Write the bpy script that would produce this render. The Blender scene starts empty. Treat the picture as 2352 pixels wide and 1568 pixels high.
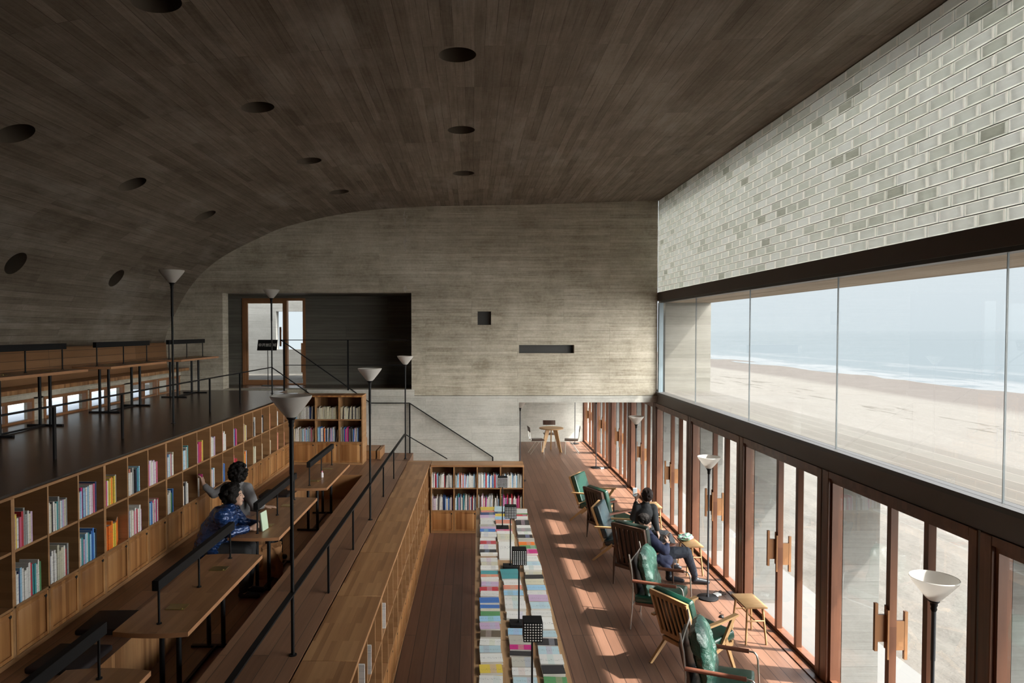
import bpy, bmesh, math, random
from mathutils import Vector, Matrix, noise
random.seed(11)
PI = math.pi
SC = bpy.context.scene
C = SC.collection
# ------------------------------------------------------------------ camera
H = 3.5
PITCH = math.radians(1.55)
F = 1568.0
VX, VY = 1083.0, 758.5
CY = VY + F * math.tan(PITCH)
cam = bpy.data.cameras.new('camera')
cam_o = bpy.data.objects.new('camera', cam); C.objects.link(cam_o)
cam.sensor_width = 36; cam.lens = F / 2352 * 36
cam.shift_x = (1176 - VX) / 2352
cam.shift_y = (CY - 784) / 2352
cam.clip_start = .05; cam.clip_end = 6000
cam_o.location = (0, 0, H)
cam_o.rotation_euler = (PI / 2 - PITCH, 0, 0)
SC.camera = cam_o
SC.view_settings.view_transform = 'Standard'
SC.view_settings.look = 'None'
SC.view_settings.exposure = 1.0
SC.view_settings.gamma = 1.0
SC.view_settings.use_curve_mapping = False
SC.cycles.max_bounces = 14
SC.cycles.diffuse_bounces = 8
SC.cycles.transparent_max_bounces = 16
# ------------------------------------------------------------------ sky and sun
SUN = Vector((-1.0, .24, -1.29)).normalized()
wd = bpy.data.worlds.new('sky'); SC.world = wd; wd.use_nodes = True
nt = wd.node_tree; nt.nodes.clear()
def wn(t): return nt.nodes.new(t)
tc = wn('ShaderNodeTexCoord'); sep = wn('ShaderNodeSeparateXYZ'); rp = wn('ShaderNodeValToRGB')
nt.links.new(tc.outputs['Generated'], sep.inputs[0]); nt.links.new(sep.outputs[2], rp.inputs[0])
e = rp.color_ramp.elements
e[0].position = 0.0; e[0].color = (.39, .435, .455, 1)
e[1].position = 1.0; e[1].color = (1.5, 1.7, 2.0, 1)
for p, c in ((.04, (.41, .45, .47, 1)), (.12, (.435, .47, .485, 1)), (.26, (.60, .63, .66, 1)), (.45, (1.7, 1.75, 1.8, 1))):
    k = e.new(p); k.color = c
dotn = wn('ShaderNodeVectorMath'); dotn.operation = 'DOT_PRODUCT'; dotn.inputs[1].default_value = tuple(-SUN)
nt.links.new(tc.outputs['Generated'], dotn.inputs[0])
rp2 = wn('ShaderNodeValToRGB'); nt.links.new(dotn.outputs['Value'], rp2.inputs[0])
e = rp2.color_ramp.elements
e[0].position = .86; e[0].color = (0, 0, 0, 1); e[1].position = 1.0; e[1].color = (4.5, 4.3, 4.0, 1)
ad = wn('ShaderNodeMixRGB'); ad.blend_type = 'ADD'; ad.inputs[0].default_value = 1
nt.links.new(rp.outputs[0], ad.inputs[1]); nt.links.new(rp2.outputs[0], ad.inputs[2])
# broad glow added to the unseen sky behind right to brighten the end wall
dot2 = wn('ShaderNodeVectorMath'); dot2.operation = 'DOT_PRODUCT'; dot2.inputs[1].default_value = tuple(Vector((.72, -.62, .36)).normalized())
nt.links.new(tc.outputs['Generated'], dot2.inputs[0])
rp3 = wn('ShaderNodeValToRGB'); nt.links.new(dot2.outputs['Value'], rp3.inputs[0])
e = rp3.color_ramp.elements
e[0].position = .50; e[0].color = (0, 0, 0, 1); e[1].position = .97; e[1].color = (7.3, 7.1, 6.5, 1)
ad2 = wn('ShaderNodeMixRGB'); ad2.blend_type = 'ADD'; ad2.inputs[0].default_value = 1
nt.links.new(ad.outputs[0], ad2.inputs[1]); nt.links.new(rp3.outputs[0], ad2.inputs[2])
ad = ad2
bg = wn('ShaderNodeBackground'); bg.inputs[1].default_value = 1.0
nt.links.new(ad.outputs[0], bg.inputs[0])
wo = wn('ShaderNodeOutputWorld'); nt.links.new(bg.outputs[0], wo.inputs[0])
sun = bpy.data.lights.new('sun', 'SUN'); sun.energy = 9.5; sun.angle = math.radians(1.2); sun.color = (1, .94, .84)
so = bpy.data.objects.new('sun', sun); C.objects.link(so)
so.rotation_euler = SUN.to_track_quat('-Z', 'Y').to_euler(); so.location = (20, -5, 30)

# ------------------------------------------------------------------ helpers
SL = .0102                                  # the timber fittings stand turned by this angle against the glazing
def wx(x, y): return x + SL * y
def cy_(y, z): return y - .0271 * (H - z)
def at(px, py, z, vx=1099.0):
    """floor-plan position of a picture point on the horizontal plane z"""
    w = z - H; t = (CY - py) / F; s, c = math.sin(PITCH), math.cos(PITCH)
    Y = w * (c + t * s) / (t * c - s)
    d = Y * c - w * s
    return (px - VX) * d / F, Y
def tag(o, label=None, cat=None, group=None, kind=None):
    if label: o['label'] = label
    if cat: o['category'] = cat
    if group: o['group'] = group
    if kind: o['kind'] = kind
    return o
def thing(name, label, cat, loc=(0, 0, 0), rz=0, group=None):
    o = bpy.data.objects.new(name, None); C.objects.link(o)
    o.empty_display_size = .1
    o.location = loc; o.rotation_euler = (0, 0, rz)
    return tag(o, label, cat, group)
def kids(o): return [c for c in C.objects if c.parent == o]
def dup(o, loc=None, rz=None, label=None, parent=None, tree=None):
    if tree is None:
        tree = {}
        for c in C.objects:
            if c.parent: tree.setdefault(c.parent.name, []).append(c)
    c = o.copy(); C.objects.link(c)
    if parent: c.parent = parent
    if loc is not None: c.location = loc
    if rz is not None: c.rotation_euler = (0, 0, rz)
    if label: c['label'] = label
    for k in tree.get(o.name, []): dup(k, parent=c, tree=tree)
    return c

class MB:
    def __init__(s): s.v = []; s.f = []; s.m = []; s.s = []
    def add(s, vs, fs, mat=0, smooth=False, M=None):
        b = len(s.v)
        if M is not None: vs = [M @ Vector(p) for p in vs]
        s.v += [tuple(p) for p in vs]
        for f in fs: s.f.append([b + i for i in f]); s.m.append(mat); s.s.append(smooth)
        return s
    def box(s, x0, x1, y0, y1, z0, z1, mat=0, M=None):
        v = [(x, y, z) for z in (z0, z1) for y in (y0, y1) for x in (x0, x1)]
        return s.add(v, [(0, 2, 3, 1), (4, 5, 7, 6), (0, 1, 5, 4), (2, 6, 7, 3), (0, 4, 6, 2), (1, 3, 7, 5)], mat, M=M)
    def bevbox(s, x0, x1, y0, y1, z0, z1, b=.01, mat=0, M=None, seg=2):
        bm = bmesh.new(); bmesh.ops.create_cube(bm, size=1)
        for v in bm.verts: v.co = Vector(((x0 + x1) / 2 + v.co.x * (x1 - x0), (y0 + y1) / 2 + v.co.y * (y1 - y0), (z0 + z1) / 2 + v.co.z * (z1 - z0)))
        bmesh.ops.bevel(bm, geom=bm.edges[:], offset=b, segments=seg, affect='EDGES', profile=.6)
        bm.verts.index_update()
        s.add([v.co.copy() for v in bm.verts], [[v.index for v in f.verts] for f in bm.faces], mat, seg > 1, M)
        bm.free(); return s
    def tube(s, p, q, r1, r2=None, n=10, mat=0, cap=True, M=None):
        p = Vector(p); q = Vector(q); r2 = r1 if r2 is None else r2
        d = (q - p).normalized(); a = d.orthogonal().normalized(); b = d.cross(a)
        v = []
        for c, r in ((p, r1), (q, r2)):
            for i in range(n):
                t = 2 * PI * i / n; v.append(c + a * (r * math.cos(t)) + b * (r * math.sin(t)))
        f = [(i, (i + 1) % n, n + (i + 1) % n, n + i) for i in range(n)]
        s.add(v, f, mat, True, M)
        if cap:
            s.add(v, [tuple(range(n))[::-1], tuple(range(n, 2 * n))], mat, False, M)
        return s
    def path(s, pts, r, n=8, mat=0, M=None):
        """swept round bar through points"""
        P = [Vector(p) for p in pts]; rings = []; up = None
        for i, p in enumerate(P):
            d = ((P[min(i + 1, len(P) - 1)] - P[max(i - 1, 0)])).normalized()
            a = d.orthogonal().normalized() if up is None else (up - d * up.dot(d)).normalized()
            up = a; b = d.cross(a)
            rings.append([p + a * (r * math.cos(2 * PI * k / n)) + b * (r * math.sin(2 * PI * k / n)) for k in range(n)])
        v = [q for g in rings for q in g]; f = []
        for i in range(len(P) - 1):
            for k in range(n): f.append((i * n + k, i * n + (k + 1) % n, (i + 1) * n + (k + 1) % n, (i + 1) * n + k))
        s.add(v, f, mat, True, M); s.add(v, [tuple(range(n))[::-1], tuple(range(len(v) - n, len(v)))], mat, False, M)
        return s
    def bar(s, p, q, w, h, up=(0, 0, 1), mat=0, w2=None, h2=None, M=None):
        """rectangular bar p->q, w sideways, h along up; may taper"""
        p = Vector(p); q = Vector(q); d = (q - p).normalized(); up = Vector(up)
        sd = d.cross(up).normalized(); u = sd.cross(d).normalized(); v = []
        for c, ww, hh in ((p, w, h), (q, w2 or w, h2 or h)):
            for a, b in ((-1, -1), (1, -1), (1, 1), (-1, 1)): v.append(c + sd * (a * ww / 2) + u * (b * hh / 2))
        return s.add(v, [(0, 1, 2, 3)[::-1], (4, 5, 6, 7), (0, 1, 5, 4), (1, 2, 6, 5), (2, 3, 7, 6), (3, 0, 4, 7)], mat, M=M)
    def lathe(s, prof, n=28, mat=0, c=(0, 0, 0), closed=False, M=None):
        v = []
        for r, z in prof:
            for i in range(n): v.append((c[0] + r * math.cos(2 * PI * i / n), c[1] + r * math.sin(2 * PI * i / n), c[2] + z))
        f = []
        m = len(prof); rng = range(m if closed else m - 1)
        for j in rng:
            for i in range(n): f.append((j * n + i, j * n + (i + 1) % n, ((j + 1) % m) * n + (i + 1) % n, ((j + 1) % m) * n + i))
        s.add(v, f, mat, True, M)
        return s
    def prism(s, pts, z0, z1, mat=0, M=None):
        n = len(pts)
        v = [(x, y, z0) for x, y in pts] + [(x, y, z1) for x, y in pts]
        return s.add(v, [tuple(range(n))[::-1], tuple(range(n, 2 * n))] + [(i, (i + 1) % n, n + (i + 1) % n, n + i) for i in range(n)], mat, M=M)
    def build(s, name, mats, parent=None, loc=None, rz=None):
        me = bpy.data.meshes.new(name)
        me.from_pydata(s.v, [], s.f); 
        if not isinstance(mats, (list, tuple)): mats = [mats]
        for m in mats: me.materials.append(m)
        me.polygons.foreach_set('material_index', s.m)
        me.polygons.foreach_set('use_smooth', s.s)
        me.update()
        me.set_sharp_from_angle(angle=math.radians(38))
        o = bpy.data.objects.new(name, me); C.objects.link(o)
        if parent: o.parent = parent
        if loc is not None: o.location = loc
        if rz is not None: o.rotation_euler = (0, 0, rz)
        return o
def struct(o): o['kind'] = 'structure'; return o

# ------------------------------------------------------------------ materials
class N:
    def __init__(s, name):
        s.m = bpy.data.materials.new(name); s.m.use_nodes = True
        s.t = s.m.node_tree; s.t.nodes.clear()
        s.out = s.t.nodes.new('ShaderNodeOutputMaterial')
    def n(s, t, **k):
        x = s.t.nodes.new(t)
        for a, b in k.items(): setattr(x, a, b)
        return x
    def l(s, a, b): s.t.links.new(a, b)
    def inp(s, x, i, v):
        if v is None: return
        if hasattr(v, 'is_linked') or isinstance(v, bpy.types.NodeSocket): s.l(v, x.inputs[i])
        else: x.inputs[i].default_value = v
    def math(s, op, a, b=None, c=None, clamp=False):
        x = s.n('ShaderNodeMath', operation=op, use_clamp=clamp)
        s.inp(x, 0, a); s.inp(x, 1, b); s.inp(x, 2, c)
        return x.outputs[0]
    def mix(s, f, a, b, mode='MIX'):
        x = s.n('ShaderNodeMixRGB', blend_type=mode)
        s.inp(x, 0, f); s.inp(x, 1, a if isinstance(a, bpy.types.NodeSocket) else (*a, 1)); s.inp(x, 2, b if isinstance(b, bpy.types.NodeSocket) else (*b, 1))
        return x.outputs[0]
    def noise(s, vec, scale, detail=4, rough=.5, dim='3D'):
        x = s.n('ShaderNodeTexNoise', noise_dimensions=dim); s.inp(x, 'Vector', vec)
        x.inputs['Scale'].default_value = scale; x.inputs['Detail'].default_value = detail; x.inputs['Roughness'].default_value = rough
        return x.outputs[0]
    def comb(s, x, y, z):
        c = s.n('ShaderNodeCombineXYZ'); s.inp(c, 0, x); s.inp(c, 1, y); s.inp(c, 2, z); return c.outputs[0]
    def ramp(s, f, stops):
        x = s.n('ShaderNodeValToRGB'); s.l(f, x.inputs[0]); e = x.color_ramp.elements
        e[0].position = stops[0][0]; e[0].color = (*stops[0][1], 1); e[1].position = stops[-1][0]; e[1].color = (*stops[-1][1], 1)
        for p, c in stops[1:-1]:
            k = e.new(p); k.color = (*c, 1)
        return x.outputs[0]
    def bsdf(s, col=None, rough=.5, metal=0, spec=.5, bump=None, bstr=.3, bdist=.01, trans=0, coat=0, emis=None):
        b = s.n('ShaderNodeBsdfPrincipled')
        s.inp(b, 'Base Color', col if isinstance(col, bpy.types.NodeSocket) else (*col, 1)); s.inp(b, 'Roughness', rough); s.inp(b, 'Metallic', metal)
        b.inputs['Specular IOR Level'].default_value = spec
        b.inputs['Transmission Weight'].default_value = trans
        b.inputs['Coat Weight'].default_value = coat
        if bump is not None:
            q = s.n('ShaderNodeBump'); q.inputs['Strength'].default_value = bstr; q.inputs['Distance'].default_value = bdist
            s.l(bump, q.inputs['Height']); s.l(q.outputs[0], b.inputs['Normal'])
        return b.outputs[0]
    def done(s, sh): s.l(sh, s.out.inputs[0]); return s.m

def flat(name, col, rough=.5, metal=0, spec=.5, nz=0, scale=20, coat=0):
    n = N(name)
    c = n.n('ShaderNodeTexCoord').outputs['Object']
    f = n.noise(c, scale, 3)
    d = tuple(max(0, v * (1 - nz)) for v in col); u = tuple(min(1, v * (1 + nz)) for v in col)
    cc = n.mix(f, d, u) if nz else n.mix(f, tuple(v * .96 for v in col), tuple(min(1, v * 1.04) for v in col))
    return n.done(n.bsdf(cc, rough, metal, spec, coat=coat))

def boards(name, cols, across='X', along='Y', w=.12, L=2.0, gap=.004, gapcol=(.02, .015, .01), rough=.5, var=.6, grain=.5,
           spec=.4, uv=False, endgap=True, stain=0, staincol=(.3, .28, .25), bstr=.25, gscale=1.0, mott=0):
    n = N(name)
    tcn = n.n('ShaderNodeTexCoord')
    sp = n.n('ShaderNodeSeparateXYZ'); n.l(tcn.outputs['UV' if uv else 'Object'], sp.inputs[0])
    ax = {'X': 0, 'Y': 1, 'Z': 2}
    u = sp.outputs[ax[across]]; v = sp.outputs[ax[along]]; th = sp.outputs[({0, 1, 2} - {ax[across], ax[along]}).pop()]
    uw = n.math('DIVIDE', u, w)
    iu = n.math('FLOOR', uw)
    wn1 = n.n('ShaderNodeTexWhiteNoise', noise_dimensions='1D'); n.l(iu, wn1.inputs['W'])
    off = n.math('MULTIPLY', wn1.outputs[0], 7.3)
    vl = n.math('ADD', n.math('DIVIDE', v, L), n.math('MULTIPLY', n.math('FLOOR', off), .5))
    iv = n.math('FLOOR', vl)
    wn2 = n.n('ShaderNodeTexWhiteNoise', noise_dimensions='2D'); n.l(n.comb(iu, iv, 0.0), wn2.inputs['Vector'])
    r2 = wn2.outputs[0]
    gv = n.comb(n.math('ADD', n.math('MULTIPLY', u, 34.0 * gscale), n.math('MULTIPLY', r2, 40)), n.math('MULTIPLY', v, 1.6 * gscale), n.math('MULTIPLY', th, 6.0))
    g = n.noise(gv, 1.0, 5, .6)
    big = n.noise(n.comb(n.math('MULTIPLY', u, 1.3), n.math('MULTIPLY', v, .7), th), 1.0, 3, .5)
    fac = n.math('ADD', n.math('MULTIPLY', r2, var), n.math('MULTIPLY', g, grain))
    fac = n.math('ADD', fac, n.math('MULTIPLY', n.math('SUBTRACT', big, .5), .6))
    fac = n.math('ADD', fac, .5 - .5 * var - .5 * grain)
    if mott:      # cast concrete: blotches, fine pitting and broken seams
        iso = n.comb(u, v, th)
        m1 = n.noise(iso, 2.2, 6, .68); m2 = n.noise(iso, 26.0, 4, .7)
        m3 = n.noise(n.comb(n.math('MULTIPLY', u, 90), n.math('MULTIPLY', v, 2.2), th), 1.0, 6, .75)
        fac = n.math('ADD', fac, n.math('MULTIPLY', n.math('SUBTRACT', m1, .5), 1.5 * mott))
        fac = n.math('ADD', fac, n.math('MULTIPLY', n.math('SUBTRACT', m2, .5), .8 * mott))
        fac = n.math('ADD', fac, n.math('MULTIPLY', n.math('SUBTRACT', m3, .5), 1.5 * mott))
    k = len(cols) - 1
    col = n.ramp(fac, [(.1 + .8 * i / k, c) for i, c in enumerate(cols)])
    if stain:
        s1 = n.noise(n.comb(n.math('MULTIPLY', u, 1.0), n.math('MULTIPLY', v, .35), th), 1.7, 6, .65)
        col = n.mix(n.math('MULTIPLY', n.math('SUBTRACT', s1, .52), stain * 6, clamp=True), col, staincol)
    fu = n.math('FRACT', uw)
    e1 = n.math('LESS_THAN', fu, gap / w)
    if endgap:
        e2 = n.math('LESS_THAN', n.math('FRACT', vl), gap / L)
        e1 = n.math('MAXIMUM', e1, e2)
    if mott:
        brk = n.noise(n.comb(n.math('MULTIPLY', u, 8), n.math('MULTIPLY', v, 1.1), th), 1.0, 4, .6)
        e1 = n.math('MULTIPLY', e1, n.math('MULTIPLY', n.math('SUBTRACT', brk, .40), 5.0, clamp=True))
    col = n.mix(e1, col, gapcol)
    hgt = n.math('SUBTRACT', n.math('ADD', n.math('MULTIPLY', g, .5), n.math('MULTIPLY', r2, .5)), e1)
    return n.done(n.bsdf(col, rough, 0, spec, bump=hgt, bstr=bstr, bdist=.006))

M = {}
conc = [(.27, .235, .18), (.40, .36, .29), (.50, .455, .375), (.60, .56, .48)]
M['concrete_wall'] = boards('board_marked_concrete', conc, 'Z', 'X', .066, 1.74, .003, (.19, .165, .13), .8, .22, .7, .2, stain=.35, staincol=(.24, .215, .175), bstr=.8, mott=.8)
M['concrete_side'] = boards('board_marked_concrete_side', conc, 'Z', 'Y', .066, 1.74, .003, (.16, .14, .11), .8, .22, .7, .2, stain=.3, staincol=(.24, .215, .175), bstr=.8, mott=.8)
M['concrete_recess'] = boards('shade_darkened_recess_concrete', [(.10, .095, .08), (.15, .14, .12), (.20, .19, .165)], 'Z', 'X', .066, 1.74, .003, (.08, .07, .06), .8, .32, 1.0, .2, bstr=.6)  # wall concrete darkened, the recess's lack of light put into its colour
M['concrete_lower'] = boards('pale_board_marked_concrete', [(.36, .35, .32), (.46, .45, .415), (.56, .55, .51)], 'Z', 'X', .13, 1.74, .0035, (.25, .23, .19), .8, .25, .5, .2, stain=.3, staincol=(.36, .33, .28), bstr=.7, mott=.9)
M['concrete_vault'] = boards('board_marked_vault', [(.115, .092, .068), (.165, .137, .106), (.21, .178, .142), (.27, .235, .195)], 'X', 'Y', .085, 1.9, .004, (.07, .053, .038), .8, .42, .9, .25, uv=True, stain=.45, staincol=(.36, .335, .305), bstr=1.0, mott=.5)
M['concrete_pier'] = boards('outside_concrete', [(.115, .112, .105), (.15, .148, .14), (.18, .178, .17)], 'Z', 'X', .17, 3.0, .004, (.08, .078, .07), .8, .35, .6, .2, stain=.2, staincol=(.115, .11, .10), bstr=.5, mott=.6)
M['concrete_soffit'] = boards('timber_marked_soffit', [(.20, .15, .11), (.31, .245, .185), (.38, .31, .245)], 'X', 'Y', .11, 2.5, .004, (.12, .09, .06), .8, .6, .7, .2)
M['concrete_slab'] = boards('weathered_slab', [(.055, .050, .044), (.068, .063, .057), (.079, .075, .067)], 'X', 'Y', .22, 4.0, .003, (.22, .2, .18), .85, .4, .6, .2, endgap=False)
M['beam'] = flat('dark_brown_painted_beam', (.085, .062, .052), .55, nz=.12, scale=3)
M['metal_trim'] = flat('dark_steel_trim', (.035, .033, .032), .45)
M['steel_frame'] = flat('blue_grey_steel', (.13, .17, .195), .4)
fl = [(.095, .045, .029), (.160, .082, .054), (.225, .120, .081)]
M['floor'] = boards('red_brown_deck_floor', fl, 'X', 'Y', .128, 3.1, .006, (.018, .010, .007), .42, .38, .6, .45, bstr=.25)
M['floor_mid'] = boards('worn_brown_boards', [(.13, .062, .035), (.225, .115, .066), (.31, .17, .10)], 'X', 'Y', .150, 2.4, .004, (.03, .018, .012), .42, .6, .6, .45)
M['floor_top'] = boards('dark_brown_boards', [(.07, .042, .03), (.11, .066, .048), (.15, .092, .066)], 'X', 'Y', .13, 2.4, .005, (.012, .008, .006), .24, .6, .5, .5)
bam = [(.17, .066, .020), (.29, .125, .042), (.40, .19, .070), (.50, .27, .11)]
M['shelf_wood'] = boards('stave_bamboo_panel', bam, 'X', 'Z', .045, .9, .0, (.1, .05, .02), .42, .55, .45, .4, endgap=False, bstr=.1)
M['shelf_edge'] = boards('shelf_edge_timber', [(.25, .125, .055), (.34, .18, .083), (.42, .24, .115)], 'Z', 'X', .05, 1.2, .0, rough=.42, var=.4, grain=.5, endgap=False)
M['shelf_in'] = boards('shelf_inside_timber', [(.18, .09, .038), (.26, .135, .06), (.34, .19, .09)], 'X', 'Z', .06, 1.2, .0, rough=.5, var=.5, grain=.5, endgap=False)
M['slab_wood'] = boards('broad_laminated_top', [(.19, .085, .034), (.34, .17, .075), (.46, .255, .12)], 'Y', 'X', .042, .62, .0, rough=.4, var=.6, grain=.5, endgap=False, bstr=.1)
M['table_wood'] = boards('reading_table_timber', [(.17, .072, .03), (.29, .14, .06), (.40, .21, .10)], 'X', 'Y', .05, .7, .0, rough=.36, var=.5, grain=.5, endgap=False, bstr=.1)
M['table_edge'] = flat('reading_table_edge', (.42, .21, .105), .45, nz=.2, scale=9)
M['frame_wood'] = boards('red_brown_window_timber', [(.062, .022, .011), (.12, .047, .024), (.19, .08, .042)], 'Y', 'Z', .06, 2.0, .0, rough=.38, var=.3, grain=.7, endgap=False, bstr=.1)
M['door_wood'] = boards('orange_brown_door_timber', [(.20, .085, .04), (.30, .14, .065), (.38, .19, .09)], 'Y', 'Z', .06, 2.0, .0, rough=.4, var=.3, grain=.6, endgap=False, bstr=.1)
M['oak'] = boards('pale_oak', [(.34, .19, .082), (.44, .265, .125), (.52, .33, .17)], 'Y', 'X', .05, .8, .0, rough=.4, var=.3, grain=.6, endgap=False, bstr=.05)
M['handle_wood'] = boards('orange_handle_timber', [(.17, .070, .027), (.24, .108, .044), (.30, .145, .062)], 'Y', 'Z', .05, .8, .0, rough=.4, var=.3, grain=.6, endgap=False, bstr=.05)
M['walnut'] = boards('dark_walnut', [(.035, .018, .013), (.06, .03, .02), (.095, .05, .034)], 'Y', 'X', .05, .8, .0, rough=.4, var=.3, grain=.6, endgap=False, bstr=.05)
M['arm_wood'] = boards('red_walnut_arm', [(.10, .035, .022), (.15, .055, .035), (.2, .08, .05)], 'Y', 'X', .05, .8, .0, rough=.32, var=.3, grain=.6, endgap=False, bstr=.05)
M['black'] = flat('black_steel', (.006, .006, .007), .5, spec=.25)
M['black_matte'] = flat('black_lamp_paint', (.009, .009, .010), .6, spec=.2)
M['grey_pole'] = flat('grey_lamp_pole', (.055, .06, .07), .35)
M['steel'] = flat('satin_steel_tube', (.52, .50, .47), .3, metal=.9)
M['brass'] = flat('brass_plate', (.42, .33, .12), .28, metal=.85)
M['paper'] = flat('book_pages', (.66, .64, .60), .8)
M['dark_cushion'] = flat('dark_plum_cloth', (.018, .012, .014), .8, nz=.3)
M['dark_hole'] = flat('painted_hole_shade', (.012, .011, .010), .8)
M['skin'] = flat('skin', (.52, .33, .25), .5, nz=.06)
M['hair'] = flat('black_hair', (.008, .006, .0055), .7, nz=.4, scale=60, spec=.2)
M['hair_brown'] = flat('dark_brown_hair', (.016, .008, .007), .6, nz=.4, scale=60, spec=.25)
M['grey_coat'] = flat('grey_wool', (.19, .185, .195), .85, nz=.15, scale=30)
M['charcoal_knit'] = flat('charcoal_knit', (.032, .035, .04), .85, nz=.2, scale=40)
M['grey_skirt'] = flat('grey_blue_cloth', (.075, .08, .09), .85, nz=.2, scale=14)
M['navy_coat'] = flat('navy_cloth', (.02, .028, .075), .75, nz=.25, scale=12)
M['jeans'] = flat('dark_denim', (.018, .025, .042), .75, nz=.2, scale=50)
M['trousers'] = flat('black_trousers', (.012, .012, .014), .8)
M['shoe'] = flat('dark_leather_shoe', (.015, .018, .025), .35)
M['white_plastic'] = flat('white_plastic', (.7, .7, .68), .4)
M['phone'] = flat('phone_glass', (.03, .032, .036), .2)

def leather(name, col, rough=.28, bs=.5, scale=5):
    n = N(name); c = n.n('ShaderNodeTexCoord').outputs['Object']
    a = n.noise(c, scale, 5, .6); b = n.noise(c, 90, 2)
    cc = n.mix(a, tuple(v * .7 for v in col), tuple(v * 1.3 for v in col))
    return n.done(n.bsdf(cc, rough, 0, .7, bump=n.math('ADD', a, n.math('MULTIPLY', b, .12)), bstr=bs, bdist=.03))
M['green_leather'] = leather('bottle_green_leather', (.006, .042, .028), .26, .2)
M['dark_leather'] = leather('blackish_green_leather', (.010, .022, .018), .3, .2)
M['sky_tinted_leather'] = leather('sky_tinted_green_leather', (.010, .028, .036), .25, .2)  # green leather with the sky's blue reflection put into its colour
M['crumpled'] = leather('crumpled_green_leather', (.014, .058, .042), .24, .7, 5)
M['puffer'] = None
n = N('glossy_blue_quilting'); c_ = n.n('ShaderNodeTexCoord').outputs['Object']
wv = n.n('ShaderNodeTexWave', wave_type='BANDS', bands_direction='Z'); n.l(c_, wv.inputs[0]); wv.inputs['Scale'].default_value = 7; wv.inputs['Distortion'].default_value = 3; wv.inputs['Detail Scale'].default_value = 4
a_ = n.noise(c_, 26, 4, .6)
M['puffer'] = n.done(n.bsdf(n.mix(a_, (.008, .02, .07), (.02, .07, .24)), .25, .25, .8, bump=n.math('ADD', wv.outputs[1], a_), bstr=.55, bdist=.015))

# clear architectural glass: lets light straight through, mirrors a little at its surface
def glass(name, tint=(.93, .96, .97), refl=.06):
    n = N(name)
    t = n.n('ShaderNodeBsdfTransparent'); t.inputs[0].default_value = (*tint, 1)
    g = n.n('ShaderNodeBsdfGlossy'); g.inputs['Roughness'].default_value = .0; g.inputs[0].default_value = (.9, .95, 1, 1)
    lw = n.n('ShaderNodeLayerWeight'); lw.inputs[0].default_value = .25
    f = n.math('MULTIPLY', lw.outputs['Fresnel'], 1.0)
    f = n.math('MULTIPLY', f, refl / .04 * .35, clamp=True)
    mx = n.n('ShaderNodeMixShader'); n.l(f, mx.inputs[0]); n.l(t.outputs[0], mx.inputs[1]); n.l(g.outputs[0], mx.inputs[2])
    return n.done(mx.outputs[0])
M['glass'] = glass('window_glass', (.975, .985, .99), .014)
# frosted lamp shade
n = N('frosted_white_glass')
d = n.n('ShaderNodeBsdfPrincipled'); d.inputs['Base Color'].default_value = (.78, .76, .73, 1); d.inputs['Roughness'].default_value = .35
t = n.n('ShaderNodeBsdfTranslucent'); t.inputs[0].default_value = (.75, .74, .72, 1)
mx = n.n('ShaderNodeMixShader'); mx.inputs[0].default_value = .38
n.l(d.outputs[0], mx.inputs[1]); n.l(t.outputs[0], mx.inputs[2]); M['shade'] = n.done(mx.outputs[0])
# cast glass block: translucent body with brighter rim
def block(name, cols, trans):
    n = N(name)
    at_ = n.n('ShaderNodeAttribute'); at_.attribute_name = 'tone'
    c = n.n('ShaderNodeTexCoord').outputs['Object']
    sp = n.n('ShaderNodeSeparateXYZ'); n.l(c, sp.inputs[0])
    s = n.noise(n.comb(n.math('MULTIPLY', sp.outputs[0], 1), n.math('MULTIPLY', sp.outputs[1], 7), n.math('MULTIPLY', sp.outputs[2], 30)), 1, 3, .6)
    f = n.math('ADD', n.math('MULTIPLY', at_.outputs['Fac'], .85), n.math('MULTIPLY', s, .3))
    col = n.ramp(f, [(.0, cols[0]), (.25, cols[1]), (.6, cols[2]), (1, cols[3])])
    d = n.n('ShaderNodeBsdfPrincipled'); n.l(col, d.inputs['Base Color']); d.inputs['Roughness'].default_value = .25
    t = n.n('ShaderNodeBsdfTranslucent'); n.l(col, t.inputs[0])
    mx = n.n('ShaderNodeMixShader'); mx.inputs[0].default_value = trans
    n.l(d.outputs[0], mx.inputs[1]); n.l(t.outputs[0], mx.inputs[2])
    return n.done(mx.outputs[0])
M['block'] = block('cast_glass_block', [(.20, .18, .14), (.50, .53, .47), (.72, .77, .72), (.93, .97, .97)], .14)
M['block_rim'] = block('cast_glass_block_rim', [(.5, .49, .44), (.8, .82, .78), (.88, .88, .83), (.95, .95, .92)], .24)
n = N('cast_glass_outer_face'); t = n.n('ShaderNodeBsdfTranslucent'); t.inputs[0].default_value = (.93, .95, .93, 1); M['block_out'] = n.done(t.outputs[0])
M['mortar'] = flat('grey_mortar', (.10, .098, .085), .85, nz=.2)
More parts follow.
